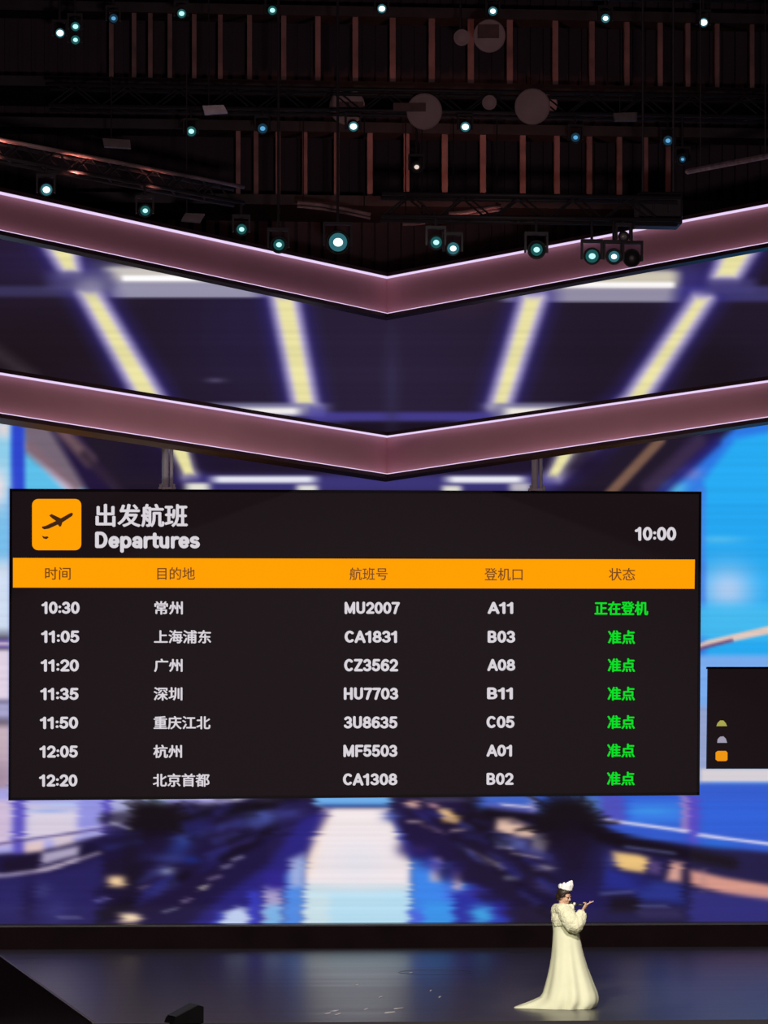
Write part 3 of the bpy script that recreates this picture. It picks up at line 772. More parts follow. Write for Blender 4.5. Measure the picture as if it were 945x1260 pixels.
# small dark display at the right edge, fixed to the screen's face
m_amber = glow('amber_led', srgb(240, 150, 20), 1.0); m_olive = glow('olive_led', srgb(170, 165, 80), 1.0); m_greyled = glow('grey_led', srgb(160, 155, 175), 1.0)
NB = empty('display_panel', P(930, 946, YS - 0.11)); tag(NB, 'small black display panel right of the departures board at the frame edge', 'display')
def npoly(name, m, pts, y0, y1, parent=NB, sm=False):
    bm = B(); add_prism(bm, [P(x, y, YS - 0.11) - NB.location + Vector((0, y0, 0)) for x, y in pts], (0, y1 - y0, 0)); return obj(name, bm, m, parent)
npoly('panel', m_panel, [(871.5, 822), (990, 822), (990, 946), (870, 946)], 0, 0.1)
npoly('frame', m_frame, [(870, 820.5), (991.5, 820.5), (991.5, 823), (870, 823)], -0.02, 0.1)
npoly('symbol', m_olive, [(881.5, 893.5), (883, 889.5), (886, 886.5), (890, 886.5), (893, 890), (894.5, 893.5)], -0.012, 0)
npoly('symbol', m_greyled, [(882.5, 914), (883, 909.5), (886, 906.5), (890, 906), (893, 909), (894.5, 914)], -0.012, 0)
npoly('symbol', m_amber, [(880.5, 926), (883, 924), (893, 924), (895, 926), (895, 935), (893, 936.5), (883, 936.5), (880.5, 934.5)], -0.012, 0)

# ------------------------------------------------------------------ the roof: catwalk grilles, trusses, dishes
m_post = mat('rusty_post', (0.24, 0.14, 0.135), 0.6, var=0.35, scale=2)
YC = 57.2


def grille(label, xs, y0, y1, w):
    a = P(xs[0] - 150, y1, YC); root = empty('catwalk_grille', (P(560, y1, YC).x, YC, P(560, y1, YC).z)); tag(root, label, 'catwalk'); L = root.location
    z0, z1 = P(560, y1, YC).z, P(560, y0, YC).z
    for x in xs:
        c = P(x, (y0 + y1) / 2, YC); bm = B()
        ww = w * (0.7 + 0.3 * (1 - min(1, abs(x - 560) / 320)))
        add_box(bm, c.x - ww / 2 - L.x, c.x + ww / 2 - L.x, -0.06, 0.06, 0, z1 - z0); obj('post', bm, m_post, root)
    xa, xb = P(-120, y0, YC).x - L.x, P(1060, y0, YC).x - L.x
    for z in (0, z1 - z0):
        bm = B(); add_box(bm, xa, xb, -0.12, 0.5, z - 0.1, z + 0.1); obj('rail', bm, m_black, root)
    bm = B(); add_box(bm, xa, xb, 0.5, 1.6, -0.1, -0.02); obj('walkway_deck', bm, m_black, root)
    return root


grille('upper tier of dark red upright roof posts, behind the top row of lights',
       [137, 165, 185, 209, 239, 271, 307, 349, 391, 437, 483, 531, 579, 627, 683, 728, 771, 812, 846, 882, 925], 18, 110, 0.125)
grille('lower tier of dark red upright roof posts, above the apex of the upper beam',
       [293, 315, 342, 375, 414, 455, 500, 547, 594, 643, 685, 725, 762, 794, 822], 160, 250, 0.12)

m_truss = mat('truss_black', (0.02, 0.016, 0.018), 0.6, 0.0, scale=3)
m_copper = mat('truss_rail_steel', (0.5, 0.36, 0.34), 0.45, 0.3, var=0.6, scale=1.4)


def truss(label, A, Bp, s=0.38, top_mat=None):
    """box truss; A and Bp are the ends of its front lower chord"""
    root = empty('lighting_truss', A); tag(root, label, 'truss')
    d = Bp - A; L = d.length; u = d.normalized(); n = Vector((-u.y, u.x, 0))
    if n.y < 0: n = -n
    offs = [Vector((0, 0, 0)), UP * s, n * s, n * s + UP * s]
    for i, of in enumerate(offs):
        bm = B(); add_tube(bm, [of, of + d], 0.035, 8); obj('chord', bm, top_mat if (i == 1 and top_mat) else m_truss, root, True)
    bm = B(); k = 0; st = s * 1.25; n_ = int(L / st)
    for i in range(n_):
        a, b2 = (0, 1) if i % 2 == 0 else (1, 0)
        for (p, q) in ((0, 1), (2, 3), (0, 2), (1, 3)):
            f0, f1 = (offs[p], offs[q]) if i % 2 == 0 else (offs[q], offs[p])
            add_tube(bm, [f0 + u * (i * st), f1 + u * ((i + 1) * st)], 0.015, 5, False)
    obj('lacing', bm, m_truss, root)
    return root


YA = 50.0; YBt = 53.0; YR3 = 44.0
zA = P(470, -14, YA).z; zB = P(470, 136, YBt).z; zR = P(640, 268, YR3).z
truss('straight dark lighting truss across the very top, above the first row of lights', Vector((P(-60, 0, YA).x, YA, zA)), Vector((P(1010, 0, YA).x, YA, zA)))
truss('straight dark lighting truss between the two tiers of posts', Vector((P(60, 136, YBt).x, YBt, zB)), Vector((P(1010, 136, YBt).x, YBt, zB)))
# slanting truss at the left, parallel to the upper beam
tA = P(-80, 178, 43.0); tB = P(300, 178 + 380 * 0.193, 47.0); tB.z = tA.z
tu = (tB - tA).normalized(); tn = Vector((tu.y, -tu.x, 0))
truss('slanting truss with a red-lit rail at left, above the upper beam', tA, tB, 0.26, m_copper)
rA = Vector((P(470, 268, YR3).x, YR3, zR)); rB = Vector((P(838, 268, YR3).x, YR3, zR))
truss('short dark truss at right of centre carrying the lights before the upper beam', rA, rB, 0.34)
# short stub of rail far right
m_rail = mat('rail_steel', (0.42, 0.3, 0.3), 0.5, 0.2, var=0.4)
bm = B(); p0 = P(846, 211, 46); p1 = P(960, 189, 42); add_tube(bm, [Vector((0, 0, 0)), p1 - p0], 0.045, 8)
rr = empty('roof_rail', p0); tag(rr, 'thin pinkish rail at far right above the upper beam', 'rail'); obj('tube', bm, m_rail, rr)
bm = B()
for q in (0.15, 0.85): add_tube(bm, [(p1 - p0) * q, (p1 - p0) * q + UP * (27 - p0.z)], 0.012, 6)
obj('hanger', bm, m_black, rr)

# draped cable bundles / lit edges above the apex
m_cable = mat('pinkish_cable', (0.34, 0.2, 0.19), 0.5, var=0.5, scale=4)
def cable(label, pts, r, Y=53.38):
    p = [P(x, y, Y) for x, y in pts]; root = p[0].copy()
    bm = B(); fine = []
    for i in range(len(p) - 1):
        for t in range(4): fine.append(p[i].lerp(p[i + 1], t / 4) - root)
    fine.append(p[-1] - root); add_tube(bm, fine, r, 8); add_tube(bm, [q + Vector((0, 0.06, -0.06)) for q in fine], r * 0.7, 6)
    o = empty('cable_bundle', root); tag(o, label, 'cable'); obj('cables', bm, m_cable, o, True)
    for q in (fine[1], fine[-2]): bm = B(); add_tube(bm, [q, q + UP * (zB - root.z - q.z)], 0.012, 5); obj('tie', bm, m_black, o)
cable('pinkish cable bundle sagging left of the centre lights', [(366, 249), (395, 252), (425, 257), (456, 264)], 0.035)
cable('short orange-lit cable bundle above the apex of the beam', [(496, 271), (508, 271), (523, 269)], 0.045)
cable('pinkish cable bundle rising right of the apex', [(552, 263), (575, 261), (598, 256), (616, 253)], 0.04)

# round dishes hanging in the roof
m_dish = mat('dull_mauve_dish', (0.36, 0.25, 0.26), 0.6, var=0.12, scale=3)
m_housing = mat('dark_red_housing', (0.12, 0.06, 0.06), 0.6)
def face_matrix(loc, down=0.0):               # local +z towards the audience
    d = (Vector((3, 5, 2)) - Vector(loc)); d.normalize()
    return d.to_track_quat('Z', 'Y').to_matrix().to_4x4()
def hang(root, z_to, off=(0, 0), r=0.02):
    bm = B(); add_tube(bm, [(off[0], off[1], 0.0), (off[0], off[1], z_to - root.location.z)], r, 6); obj('hanger', bm, m_black, root)
def dish(label, x, y, rp, Y=52.35, arm=None, zt=None, hy=0.65):
    c = P(x, y, Y); r = rp * Y / F; root = empty('dish_lamp', c); tag(root, label, 'lamp')
    Mx = face_matrix(c)
    bm = B(); add_lathe(bm, [(0, 0.02), (r * 0.3, 0.02), (r * 0.8, 0.035), (r, 0.06), (r, 0.03), (r * 0.85, -0.02), (r * 0.4, -0.12), (r * 0.25, -0.25), (0, -0.25)], 28, Mx); obj('reflector', bm, m_dish, root, True)
    bm = B(); add_lathe(bm, [(0, -0.68), (r * 0.3, -0.68), (r * 0.3, -0.22), (0, -0.22)], 14, Mx); obj('housing', bm, m_housing, root)
    hang(root, zt or zB, (0, hy))
    if arm:
        x0, x1, ya, h, nm = arm; bm = B(); add_prism(bm, [P(a, b_, Y - 0.12) - c for a, b_ in ((x0, ya - h), (x1, ya - h), (x1, ya + h), (x0, ya + h))], (0, 0.05, 0)); obj('bracket', bm, m_housing, root)
dish('unlit round dish lamp half hidden behind a bright light, left of centre', 427, 131, 22, 53.7, (414, 447, 133, 8, 0), None, -0.28)
dish('unlit round dish lamp with a dark bracket across it, above centre', 522, 137, 22, 52.35, (484, 524, 131.5, 5, 0))
dish('tiny round dish lamp between the two large ones', 602, 126, 9)
dish('largest unlit round dish lamp, right of centre', 655, 131, 22)
dish('small round dish lamp tucked against the largest one', 672, 128, 14, 53.8, None, None, -0.4)
dish('pale dish lamp high in the roof among the upper posts', 602, 44, 20, 50.1, (588, 614, 38, 8, 0), zA, 0.28)
dish('little pale dish lamp beside the high one', 568, 46, 10, 50.2, None, zA, 0.18)

# pale flat panels
m_pale = mat('pale_panel', (0.75, 0.68, 0.72), 0.5); m_dimp = mat('dim_panel', (0.16, 0.13, 0.13), 0.6)
def panel(label, pts, m, Y, zt):
    c = P(sum(p[0] for p in pts) / 4, sum(p[1] for p in pts) / 4, Y); root = empty('ceiling_panel', c); tag(root, label, 'panel')
    bm = B(); add_prism(bm, [P(x, y, Y) - c for x, y in pts], (0, 0.12, 0)); obj('plate', bm, m, root)
    hang(root, zt, (-0.1, 0.06), 0.012); return root
panel('pale white slanted panel hanging left of centre in the roof', [(249, 130), (275, 129), (280, 138), (252, 140)], m_pale, 50.5, zA)
panel('dim grey slanted panel over the left arm of the upper beam', [(228, 262), (252, 263), (246, 273), (223, 271)], m_dimp, 47.6, zB)
panel('dim brown panel low at left in the roof', [(126, 170), (160, 172), (161, 182), (128, 180)], m_dimp, 51.5, zB + 0.2)
panel('dim grey panel at right below the dish lamps', [(755, 139), (784, 138), (784, 148), (757, 148)], m_dimp, 52.4, zB + 0.2)

# ------------------------------------------------------------------ stage lights
m_lamp = mat('lamp_black', (0.012, 0.011, 0.012), 0.5, 0.0)
CORE = {'w': glow('lens_white', (0.75, 0.97, 1.0), 2.2), 'b': glow('lens_blue', (0.12, 0.42, 0.75), 0.9), 'g': glow('lens_mint', (0.5, 1.0, 0.95), 1.1),
        'o': glow('lens_warm', (1.0, 0.82, 0.72), 0.8), 'n': mat('lens_dark', (0.25, 0.25, 0.26), 0.15)}
BLOOM_RING = {'w': glow('halo_teal', (0.03, 0.14, 0.17), 1.0), 'b': glow('halo_blue', (0.01, 0.035, 0.06), 1.0), 'g': glow('halo_mint', (0.012, 0.09, 0.09), 1.0),
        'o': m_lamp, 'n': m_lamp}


def stage_light(label, c, ztop, kind, rc, rh=0.15, group='stage lights in the roof'):
    """c: lens centre. head with bloom disc and core, yoke, clamp stem up to the truss"""
    root = empty('stage_light', (c.x, c.y + 0.12, c.z)); tag(root, label, 'stage light', group)
    Mx = face_matrix(root.location)
    bm = B(); add_lathe(bm, [(0, -0.24), (rh * 0.6, -0.24), (rh * 0.82, -0.2), (rh * 0.9, 0.0), (rh, 0.03), (rh, 0.12), (rh * 0.88, 0.13), (rh * 0.86, 0.1), (0, 0.1)], 20, Mx); obj('head', bm, m_lamp, root, True)
    rc *= 0.85; rr_ = min(rh * 0.84, rc * 2.0)
    bm = B(); add_lathe(bm, [(0, 0.108), (rr_ * 0.8, 0.106), (rr_, 0.098), (0, 0.096)], 20, Mx); lens = obj('lens', bm, BLOOM_RING[kind], root)  # on lit lamps this disc's dim glow imitates bloom around the bulb
    bm = B(); add_ellipsoid(bm, (0, 0, 0.112), (rc, rc * 0.85, 0.012), Mx, 14, 6); obj('bulb', bm, CORE[kind], lens)
    w = rh + 0.022; top = w + 0.05
    bm = B()
    for s in (-1, 1): add_box(bm, s * w - 0.015, s * w + 0.015, -0.04, 0.04, -0.05, top)
    add_box(bm, -w - 0.015, w + 0.015, -0.05, 0.05, top, top + 0.045); obj('yoke', bm, m_lamp, root)
    bm = B(); add_tube(bm, [(0, 0, top + 0.03), (0, 0, max(top + 0.06, ztop - 0.03 - root.location.z))], 0.022, 8)
    obj('clamp', bm, m_black, root)
    return root


def px2m(r, Y): return r * Y / F
for x, y, k, r, lb in (
    (73, 38, 'w', 5, 'brightest white stage light of the trio at top left'),
    (92, 30, 'g', 4, 'upper right mint stage light of the trio at top left'),
    (92, 46.5, 'g', 3.4, 'lower right mint stage light of the trio at top left'),
    (139, 20, 'b', 3.2, 'dim blue stage light just right of the top left trio'),
    (223, 14, 'g', 4, 'teal stage light in the top row, second one right of the top left trio'),
    (335, 10, 'g', 3.8, 'mint stage light in the top row between the second teal light and the centre one'),
    (470, 8, 'w', 4.6, 'white stage light in the top row, straight above the beam apex'),
    (607, 11, 'w', 4, 'white stage light in the top row, above the pale high dish lamp'),
    (746, 20, 'w', 3.8, 'white stage light in the top row, second from the right end'),
    (867, 25, 'w', 5.2, 'bright white stage light at the right end of the top row')):
    stage_light(lb, P(x, y, YA - 0.12 + (0.38 if (x, y) == (92, 46.5) else 0.0)), zA, k, px2m(r, YA), 0.094)
for x, y, k, r, lb in (
    (235, 159.5, 'g', 4, 'mint stage light below the pale slanted panel'),
    (323, 156, 'b', 3.8, 'small blue stage light of the middle row, left of the half hidden dish lamp'),
    (435, 153.5, 'w', 5, 'bright stage light in front of the half hidden dish lamp'),
    (573, 154, 'w', 5, 'bright stage light between the bracketed dish lamp and the largest dish lamp'),
    (709, 167, 'b', 3.4, 'dim blue stage light right of the largest dish lamp'),
    (823, 171, 'b', 3.6, 'blue stage light at right, above the tiny lowest one of the middle row'),
    (841, 194, 'b', 2.4, 'tiny blue stage light at far right near the thin rail'),
    (513, 203.5, 'o', 3.6, 'small warm white light among the lower posts')):
    stage_light(lb, P(x, y, YBt - 0.12), zB, k, px2m(r, YBt), 0.11)
def on_left_truss(x, y, d=0.0):
    n = Vector((tu.y, -tu.x, 0)); return PP(x, y, tA + n * (d + 0.12), n)
for x, y, k, r, lb in (
    (56, 231, 'w', 5.2, 'white stage light hanging under the red-lit rail at far left'),
    (178, 257, 'g', 3.8, 'mint stage light close over the left arm of the upper beam'),
    (297, 280, 'g', 4, 'mint stage light over the beam, left of the one touching its glowing edge')):
    stage_light(lb, on_left_truss(x, y), tA.z, k, px2m(r, 45), 0.11)
stage_light('mint stage light overlapping the glowing edge of the left beam arm', P(343, 299, 46), 26.5, 'g', px2m(4.2, 46), 0.14)
stage_light('biggest and brightest white stage light, left of the beam apex', P(416, 296, 47), 26.5, 'w', px2m(7, 47), 0.2)
for x, y, k, r, rh, lb in (
    (537, 296, 'g', 4.4, 0.12, 'left stage light of the close pair right of the beam apex'),
    (558, 303.5, 'w', 4.6, 0.12, 'right stage light of the close pair right of the beam apex'),
    (661, 305, 'g', 4.6, 0.145, 'lone stage light hanging before the right arm of the upper beam'),
    (729.5, 313, 'g', 5.0, 0.13, 'left lit stage light of the cluster before the right beam arm'),
    (756.5, 313.5, 'w', 4.2, 0.125, 'middle lit stage light of the cluster before the right beam arm'),
    (778.5, 315.5, 'n', 2.4, 0.14, 'lowest right unlit stage light of the cluster before the right beam arm'),
    (768.5, 289, 'n', 4.0, 0.085, 'upper unlit stage light of the cluster before the right beam arm')):
    stage_light(lb, P(x, y, YR3 - 0.12 + (0.34 if x in (778.5, 558) else 0)), zR, k, px2m(r, YR3), rh)
# dark equipment case at the right end of the short truss
def zbox(name, label, x0, x1, y0, y1, Y, dep, m):
    a = P(x0, y1, Y); b2 = P(x1, y0, Y); root = empty(name, ((a.x + b2.x) / 2, Y, a.z)); tag(root, label, 'case')
    w = (b2.x - a.x) / 2; h = b2.z - a.z
    bm = B(); add_box(bm, -w, w, 0, dep, 0, h); o = obj('case_body', bm, m, root)
    bv = o.modifiers.new('bevel', 'BEVEL'); bv.width = 0.03; bv.segments = 2; bake(o)
    for p in o.data.polygons: p.use_smooth = False
    bm = B()
    for s in (-0.7, 0.7): add_tube(bm, [(s * w, dep / 2, h - 0.02), (s * w, dep / 2, 27 - a.z)], 0.02, 6)
    obj('hanger', bm, m_black, root)
    for s in (-1, 1):
        bm = B(); add_tube(bm, [(s * w * 0.35, -0.06, h * 0.35), (s * w * 0.35, -0.06, h * 0.65)], 0.015, 6); obj('handle', bm, m_black, root)
    return root
zbox('power_case', 'dark equipment case hung over the right beam arm, beside the light cluster', 786, 840, 236, 275, YR3 + 0.7, 0.5, m_lamp)

# ------------------------------------------------------------------ on the stage
# stage monitor wedge at the front edge
wp = PF(228, 1258); WED = empty('monitor_wedge', wp, math.radians(20)); tag(WED, 'dark wedge-shaped stage monitor at the front edge, left of centre', 'speaker')
m_wedge = mat('wedge_black', (0.005, 0.004, 0.0045), 0.9, spec=0.08)
bm = B(); add_prism(bm, [(-0.23, -0.18, 0), (0.19, -0.18, 0), (0.19, -0.18, 0.21), (0.14, -0.18, 0.23), (-0.20, -0.18, 0.07)], (0, 0.36, 0)); obj('cabinet', bm, m_wedge, WED)
bm = B(); add_prism(bm, [(-0.19, -0.15, 0.08), (0.12, -0.15, 0.226), (0.115, -0.15, 0.24), (-0.195, -0.15, 0.094)], (0, 0.30, 0)); obj('grille', bm, m_lamp, WED)
# round hatch outline set in the deck
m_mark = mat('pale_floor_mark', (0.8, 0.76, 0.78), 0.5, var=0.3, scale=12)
c = PF(536, 1196.5); bm = B(); n = 48; rx, ry = 0.62, 1.9
HT = empty('floor_hatch', c); tag(HT, 'faint round hatch ring in the stage floor left of the singer', 'hatch')
for k in range(n):
    a0, a1 = 2 * PI * k / n, 2 * PI * (k + 1) / n
    q = [(rx * math.cos(a0), rx * math.sin(a0), 0.003), (rx * math.cos(a1), rx * math.sin(a1), 0.003), ((rx - 0.02) * math.cos(a1), (rx - 0.02) * math.sin(a1), 0.003), ((rx - 0.02) * math.cos(a0), (rx - 0.02) * math.sin(a0), 0.003)]
    add_prism(bm, q, (0, 0, 0.004))
obj('ring', bm, mat('hatch_ring', (0.10, 0.10, 0.105), 0.3), HT)
# pale flecks: glints on the deck put into their colour
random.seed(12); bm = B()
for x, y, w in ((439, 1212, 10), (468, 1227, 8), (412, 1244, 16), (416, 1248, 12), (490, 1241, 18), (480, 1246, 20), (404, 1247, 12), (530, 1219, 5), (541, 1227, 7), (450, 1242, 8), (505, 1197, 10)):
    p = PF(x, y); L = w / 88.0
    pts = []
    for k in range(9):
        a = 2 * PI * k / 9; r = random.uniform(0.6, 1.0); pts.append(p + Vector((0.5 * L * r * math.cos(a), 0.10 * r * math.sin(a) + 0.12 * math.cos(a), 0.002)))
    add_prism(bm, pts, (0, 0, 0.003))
tag(obj('painted_glints', bm, m_mark), 'pale marks standing in for glints on the stage floor where the walkway reflects', 'painted glints', kind='stuff')

# ------------------------------------------------------------------ the singer
SG = empty('person', SINGER, -TH)
tag(SG, 'singer in a long cream gown with fluffy sleeves and white headdress, microphone at mouth', 'person')
m_skin = mat('skin', (0.62, 0.38, 0.27), 0.55, var=0.06)
m_gown = mat('cream_gown', (0.70, 0.705, 0.52), 0.75, var=0.05, scale=3)
m_fluff = mat('cream_fluff', (0.73, 0.72, 0.53), 0.9, var=0.10, scale=18, bump=0.4, bscale=60)
m_hair = mat('dark_hair', (0.022, 0.012, 0.008), 0.5, var=0.3, scale=30)
m_white_f = mat('white_feather', (0.86, 0.85, 0.86), 0.8, var=0.08, scale=20)

# body: overlapping tapered solids fused to one surface
HC = Vector((-0.105, -0.015, 1.560))                       # head centre
HM = Matrix.Translation(HC) @ Matrix.Rotation(math.radians(-28), 4, 'Z') @ Matrix.Rotation(math.radians(16), 4, 'Y')   # head looks along +x, chin a little down
bm = B()
add_ellipsoid(bm, (-0.008, 0, 0.025), (0.095, 0.075, 0.092), HM)      # cranium
add_ellipsoid(bm, (0.028, 0, -0.035), (0.062, 0.056, 0.078), HM)      # face and jaw
add_ellipsoid(bm, (0.055, 0, -0.092), (0.026, 0.026, 0.020), HM)      # chin
add_tube(bm, [HM @ Vector((0.082, 0, 0.012)), HM @ Vector((0.104, 0, -0.022)), HM @ Vector((0.090, 0, -0.034))], [0.009, 0.014, 0.012], 8)   # nose
for s in (-1, 1):
    add_ellipsoid(bm, (0.074, s * 0.030, 0.018), (0.018, 0.026, 0.010), HM)   # brow
    add_ellipsoid(bm, (-0.004, s * 0.074, -0.014), (0.020, 0.011, 0.032), HM)  # ear
    add_ellipsoid(bm, (0.062, s * 0.034, -0.030), (0.026, 0.022, 0.024), HM)  # cheek
add_ellipsoid(bm, (0.084, 0, -0.058), (0.012, 0.024, 0.007), HM); add_ellipsoid(bm, (0.082, 0, -0.069), (0.012, 0.020, 0.008), HM)   # lips
add_tube(bm, [HC + Vector((-0.02, 0.005, -0.05)), (-0.115, 0, 1.42), (-0.11, 0, 1.36)], [0.052, 0.055, 0.08], 12)   # neck
add_tube(bm, [(-0.11, 0, 1.40), (-0.105, 0, 1.30), (-0.09, 0, 1.18), (-0.085, 0, 1.06), (-0.075, 0, 0.95), (-0.06, 0, 0.86)], [0.10, 0.135, 0.125, 0.105, 0.135, 0.13], 16)
SR, ER, WR = Vector((-0.10, -0.155, 1.365)), Vector((0.02, -0.235, 1.145)), Vector((0.155, -0.115, 1.375))
SL, EL, WL = Vector((-0.11, 0.155, 1.365)), Vector((-0.03, 0.235, 1.13)), Vector((0.06, 0.17, 1.20))
add_tube(bm, [(-0.11, -0.05, 1.37), SR, SR.lerp(ER, 0.5), ER, ER.lerp(WR, 0.4), WR], [0.06, 0.055, 0.046, 0.038, 0.036, 0.025], 12)
add_tube(bm, [(-0.11, 0.05, 1.37), SL, SL.lerp(EL, 0.5), EL, EL.lerp(WL, 0.4), WL], [0.06, 0.055, 0.046, 0.038, 0.036, 0.025], 12)
for s in (-1, 1):
    add_tube(bm, [(-0.06, s * 0.08, 0.88), (-0.04 + 0.03 * s, s * 0.09, 0.48), (-0.05 + 0.03 * s, s * 0.09, 0.10), (-0.05 + 0.03 * s, s * 0.09, 0.05)], [0.088, 0.055, 0.036, 0.036], 12)
    add_tube(bm, [(-0.08 + 0.03 * s, s * 0.09, 0.035), (0.02 + 0.03 * s, s * 0.095, 0.03), (0.11 + 0.03 * s, s * 0.10, 0.02)], [0.034, 0.036, 0.02], 10)


def add_hand(bm, w, d, nrm, side, curls, spread=0.16, sc=1.0, thumb=(0.6, 0.9)):
    """w wrist, d finger direction, nrm back-of-hand direction"""
    d = d.normalized(); nrm = (nrm - d * nrm.dot(d)).normalized(); s = d.cross(nrm) * side
    pc = w + d * 0.045 * sc
    M = Matrix((( s.x, d.x, nrm.x, pc.x), (s.y, d.y, nrm.y, pc.y), (s.z, d.z, nrm.z, pc.z), (0, 0, 0, 1)))
    add_ellipsoid(bm, (0, 0, 0), (0.038 * sc, 0.052 * sc, 0.017 * sc), M)
    for i, (off, L, c_) in enumerate(zip((0.030, 0.010, -0.010, -0.028), (0.072, 0.080, 0.074, 0.058), curls)):
        a = off * spread / 0.03
        dirv = (d + s * a).normalized(); p = w + d * 0.082 * sc + s * off * sc; pts = [w + d * 0.05 * sc + s * off * 0.9 * sc, p]; ang = 0
        for seg_ in (0.45, 0.32, 0.23):
            ang += c_; v = dirv * math.cos(ang) - nrm * math.sin(ang); p = p + v * L * seg_ * sc; pts.append(p)
        add_tube(bm, pts, [0.010 * sc, 0.0098 * sc, 0.009 * sc, 0.0082 * sc, 0.0065 * sc], 8)
    t0 = w + d * 0.022 * sc + s * 0.026 * sc; t1 = t0 + (s * 0.8 + d * 0.7).normalized() * 0.035 * sc - nrm * 0.008
    t2 = t1 + (d * thumb[1] + s * 0.2 - nrm * thumb[0]).normalized() * 0.034 * sc; t3 = t2 + (d * thumb[1] - s * 0.2 - nrm * thumb[0]).normalized() * 0.026 * sc
    add_tube(bm, [t0, t1, t2, t3], [0.013 * sc, 0.0125 * sc, 0.0105 * sc, 0.008 * sc], 8)


# right hand closes on the microphone, index finger stretched out up to the right
add_hand(bm, WR, Vector((0.55, 0.05, 0.83)), Vector((0.72, -0.55, -0.40)), 1, (0.02, 0.95, 1.05, 1.05), 0.1, 1.05)
# index finger drawn out: pointing away
add_hand(bm, WL, Vector((0.85, -0.1, 0.2)), Vector((0.1, 0.4, 0.9)), -1, (0.35, 0.4, 0.45, 0.5), 0.14, 1.0)
ip = WR + Vector((0.55, 0.05, 0.83)).normalized() * 0.085
add_tube(bm, [ip, ip + Vector((0.035, 0, 0.022)), ip + Vector((0.075, 0.005, 0.040)), ip + Vector((0.108, 0.01, 0.052))], [0.012, 0.011, 0.0095, 0.007], 8)
body = obj('body', bm, m_skin, SG, True)
rm = body.modifiers.new('fuse', 'REMESH'); rm.mode = 'VOXEL'; rm.voxel_size = 0.0065
sm = body.modifiers.new('soft', 'SMOOTH'); sm.factor = 0.5; sm.iterations = 3
bake(body)
# eyes
m_eye = mat('eye', (0.03, 0.02, 0.018), 0.2)
for s in (-1, 1):
    bm = B(); add_ellipsoid(bm, (0.083, s * 0.029, 0.004), (0.010, 0.014, 0.007), HM, 10, 6); obj('eye', bm, m_eye, SG)
# hair: a cap over the skull down to the nape, with a low knot
bm = B()
add_ellipsoid(bm, (-0.016, 0, 0.038), (0.102, 0.084, 0.090), HM, 24, 14)
add_ellipsoid(bm, (-0.065, 0, -0.015), (0.055, 0.072, 0.070), HM)
for s in (-1, 1): add_tube(bm, [HM @ Vector((0.05, s * 0.066, 0.055)), HM @ Vector((0.012, s * 0.080, 0.01)), HM @ Vector((-0.03, s * 0.076, -0.04))], [0.022, 0.020, 0.016], 8)
for v in bm.verts:
    q = HM.inverted() @ v.co
    if q.x > 0.055 and q.z < 0.055: v.co = HM @ Vector((0.045, q.y * 0.9, q.z))
hair = obj('hair', bm, m_hair, SG, True)
rm = hair.modifiers.new('fuse', 'REMESH'); rm.mode = 'VOXEL'; rm.voxel_size = 0.008
sm = hair.modifiers.new('soft', 'SMOOTH'); sm.iterations = 2; bake(hair)
# white plumed headdress, higher at the front
bm = B(); random.seed(9)
TM = HM @ Matrix.Translation((-0.002, 0, 0.098))
for k in range(26):
    a = 2 * PI * k / 26; fr = 0.5 + 0.5 * math.cos(a)
    h = 0.045 + 0.095 * fr ** 1.1
    b0 = Vector((0.082 * math.cos(a) - 0.004, 0.074 * math.sin(a), -0.002 + 0.012 * fr)); lean = random.uniform(-0.012, 0.012)
    b1 = b0 + Vector((-0.004 + lean, -0.1 * b0.y, h * 0.55)); b2 = b0 + Vector((-0.018 + lean, -0.35 * b0.y, h * random.uniform(0.95, 1.03)))
    add_tube(bm, [TM @ b0, TM @ b1, TM @ b2], [0.019, 0.022, 0.013], 7)
add_ellipsoid(bm, (-0.002, 0, 0.02), (0.088, 0.078, 0.045), TM)
add_ellipsoid(bm, (0.030, 0, 0.06), (0.052, 0.058, 0.062), TM)
hd = obj('headdress', bm, m_white_f, SG, True)
rm = hd.modifiers.new('fuse', 'REMESH'); rm.mode = 'VOXEL'; rm.voxel_size = 0.007; bake(hd)

# gown: lofted rings with deepening pleats, train swept to the left
RINGS = [  # z, left, right, half depth, train length
    (1.445, -0.175, -0.045, 0.075, 0), (1.425, -0.215, -0.005, 0.105, 0), (1.39, -0.250, 0.035, 0.14, 0), (1.33, -0.272, 0.06, 0.16, 0), (1.24, -0.278, 0.075, 0.16, 0),
    (1.15, -0.262, 0.085, 0.15, 0), (1.07, -0.255, 0.105, 0.165, 0), (0.95, -0.262, 0.128, 0.19, 0), (0.83, -0.27, 0.152, 0.215, 0), (0.72, -0.282, 0.182, 0.24, 0), (0.58, -0.305, 0.225, 0.275, 0),
    (0.45, -0.332, 0.275, 0.31, 0), (0.32, -0.366, 0.325, 0.34, 0), (0.22, -0.396, 0.365, 0.36, 0), (0.15, -0.418, 0.380, 0.37, 0.02), (0.10, -0.43, 0.378, 0.37, 0.13), (0.065, -0.44, 0.368, 0.365, 0.22),
    (0.04, -0.45, 0.352, 0.36, 0.29), (0.02, -0.455, 0.335, 0.355, 0.335), (0.004, -0.455, 0.32, 0.35, 0.345)]
bm = B(); seg_n = 96; prev = None
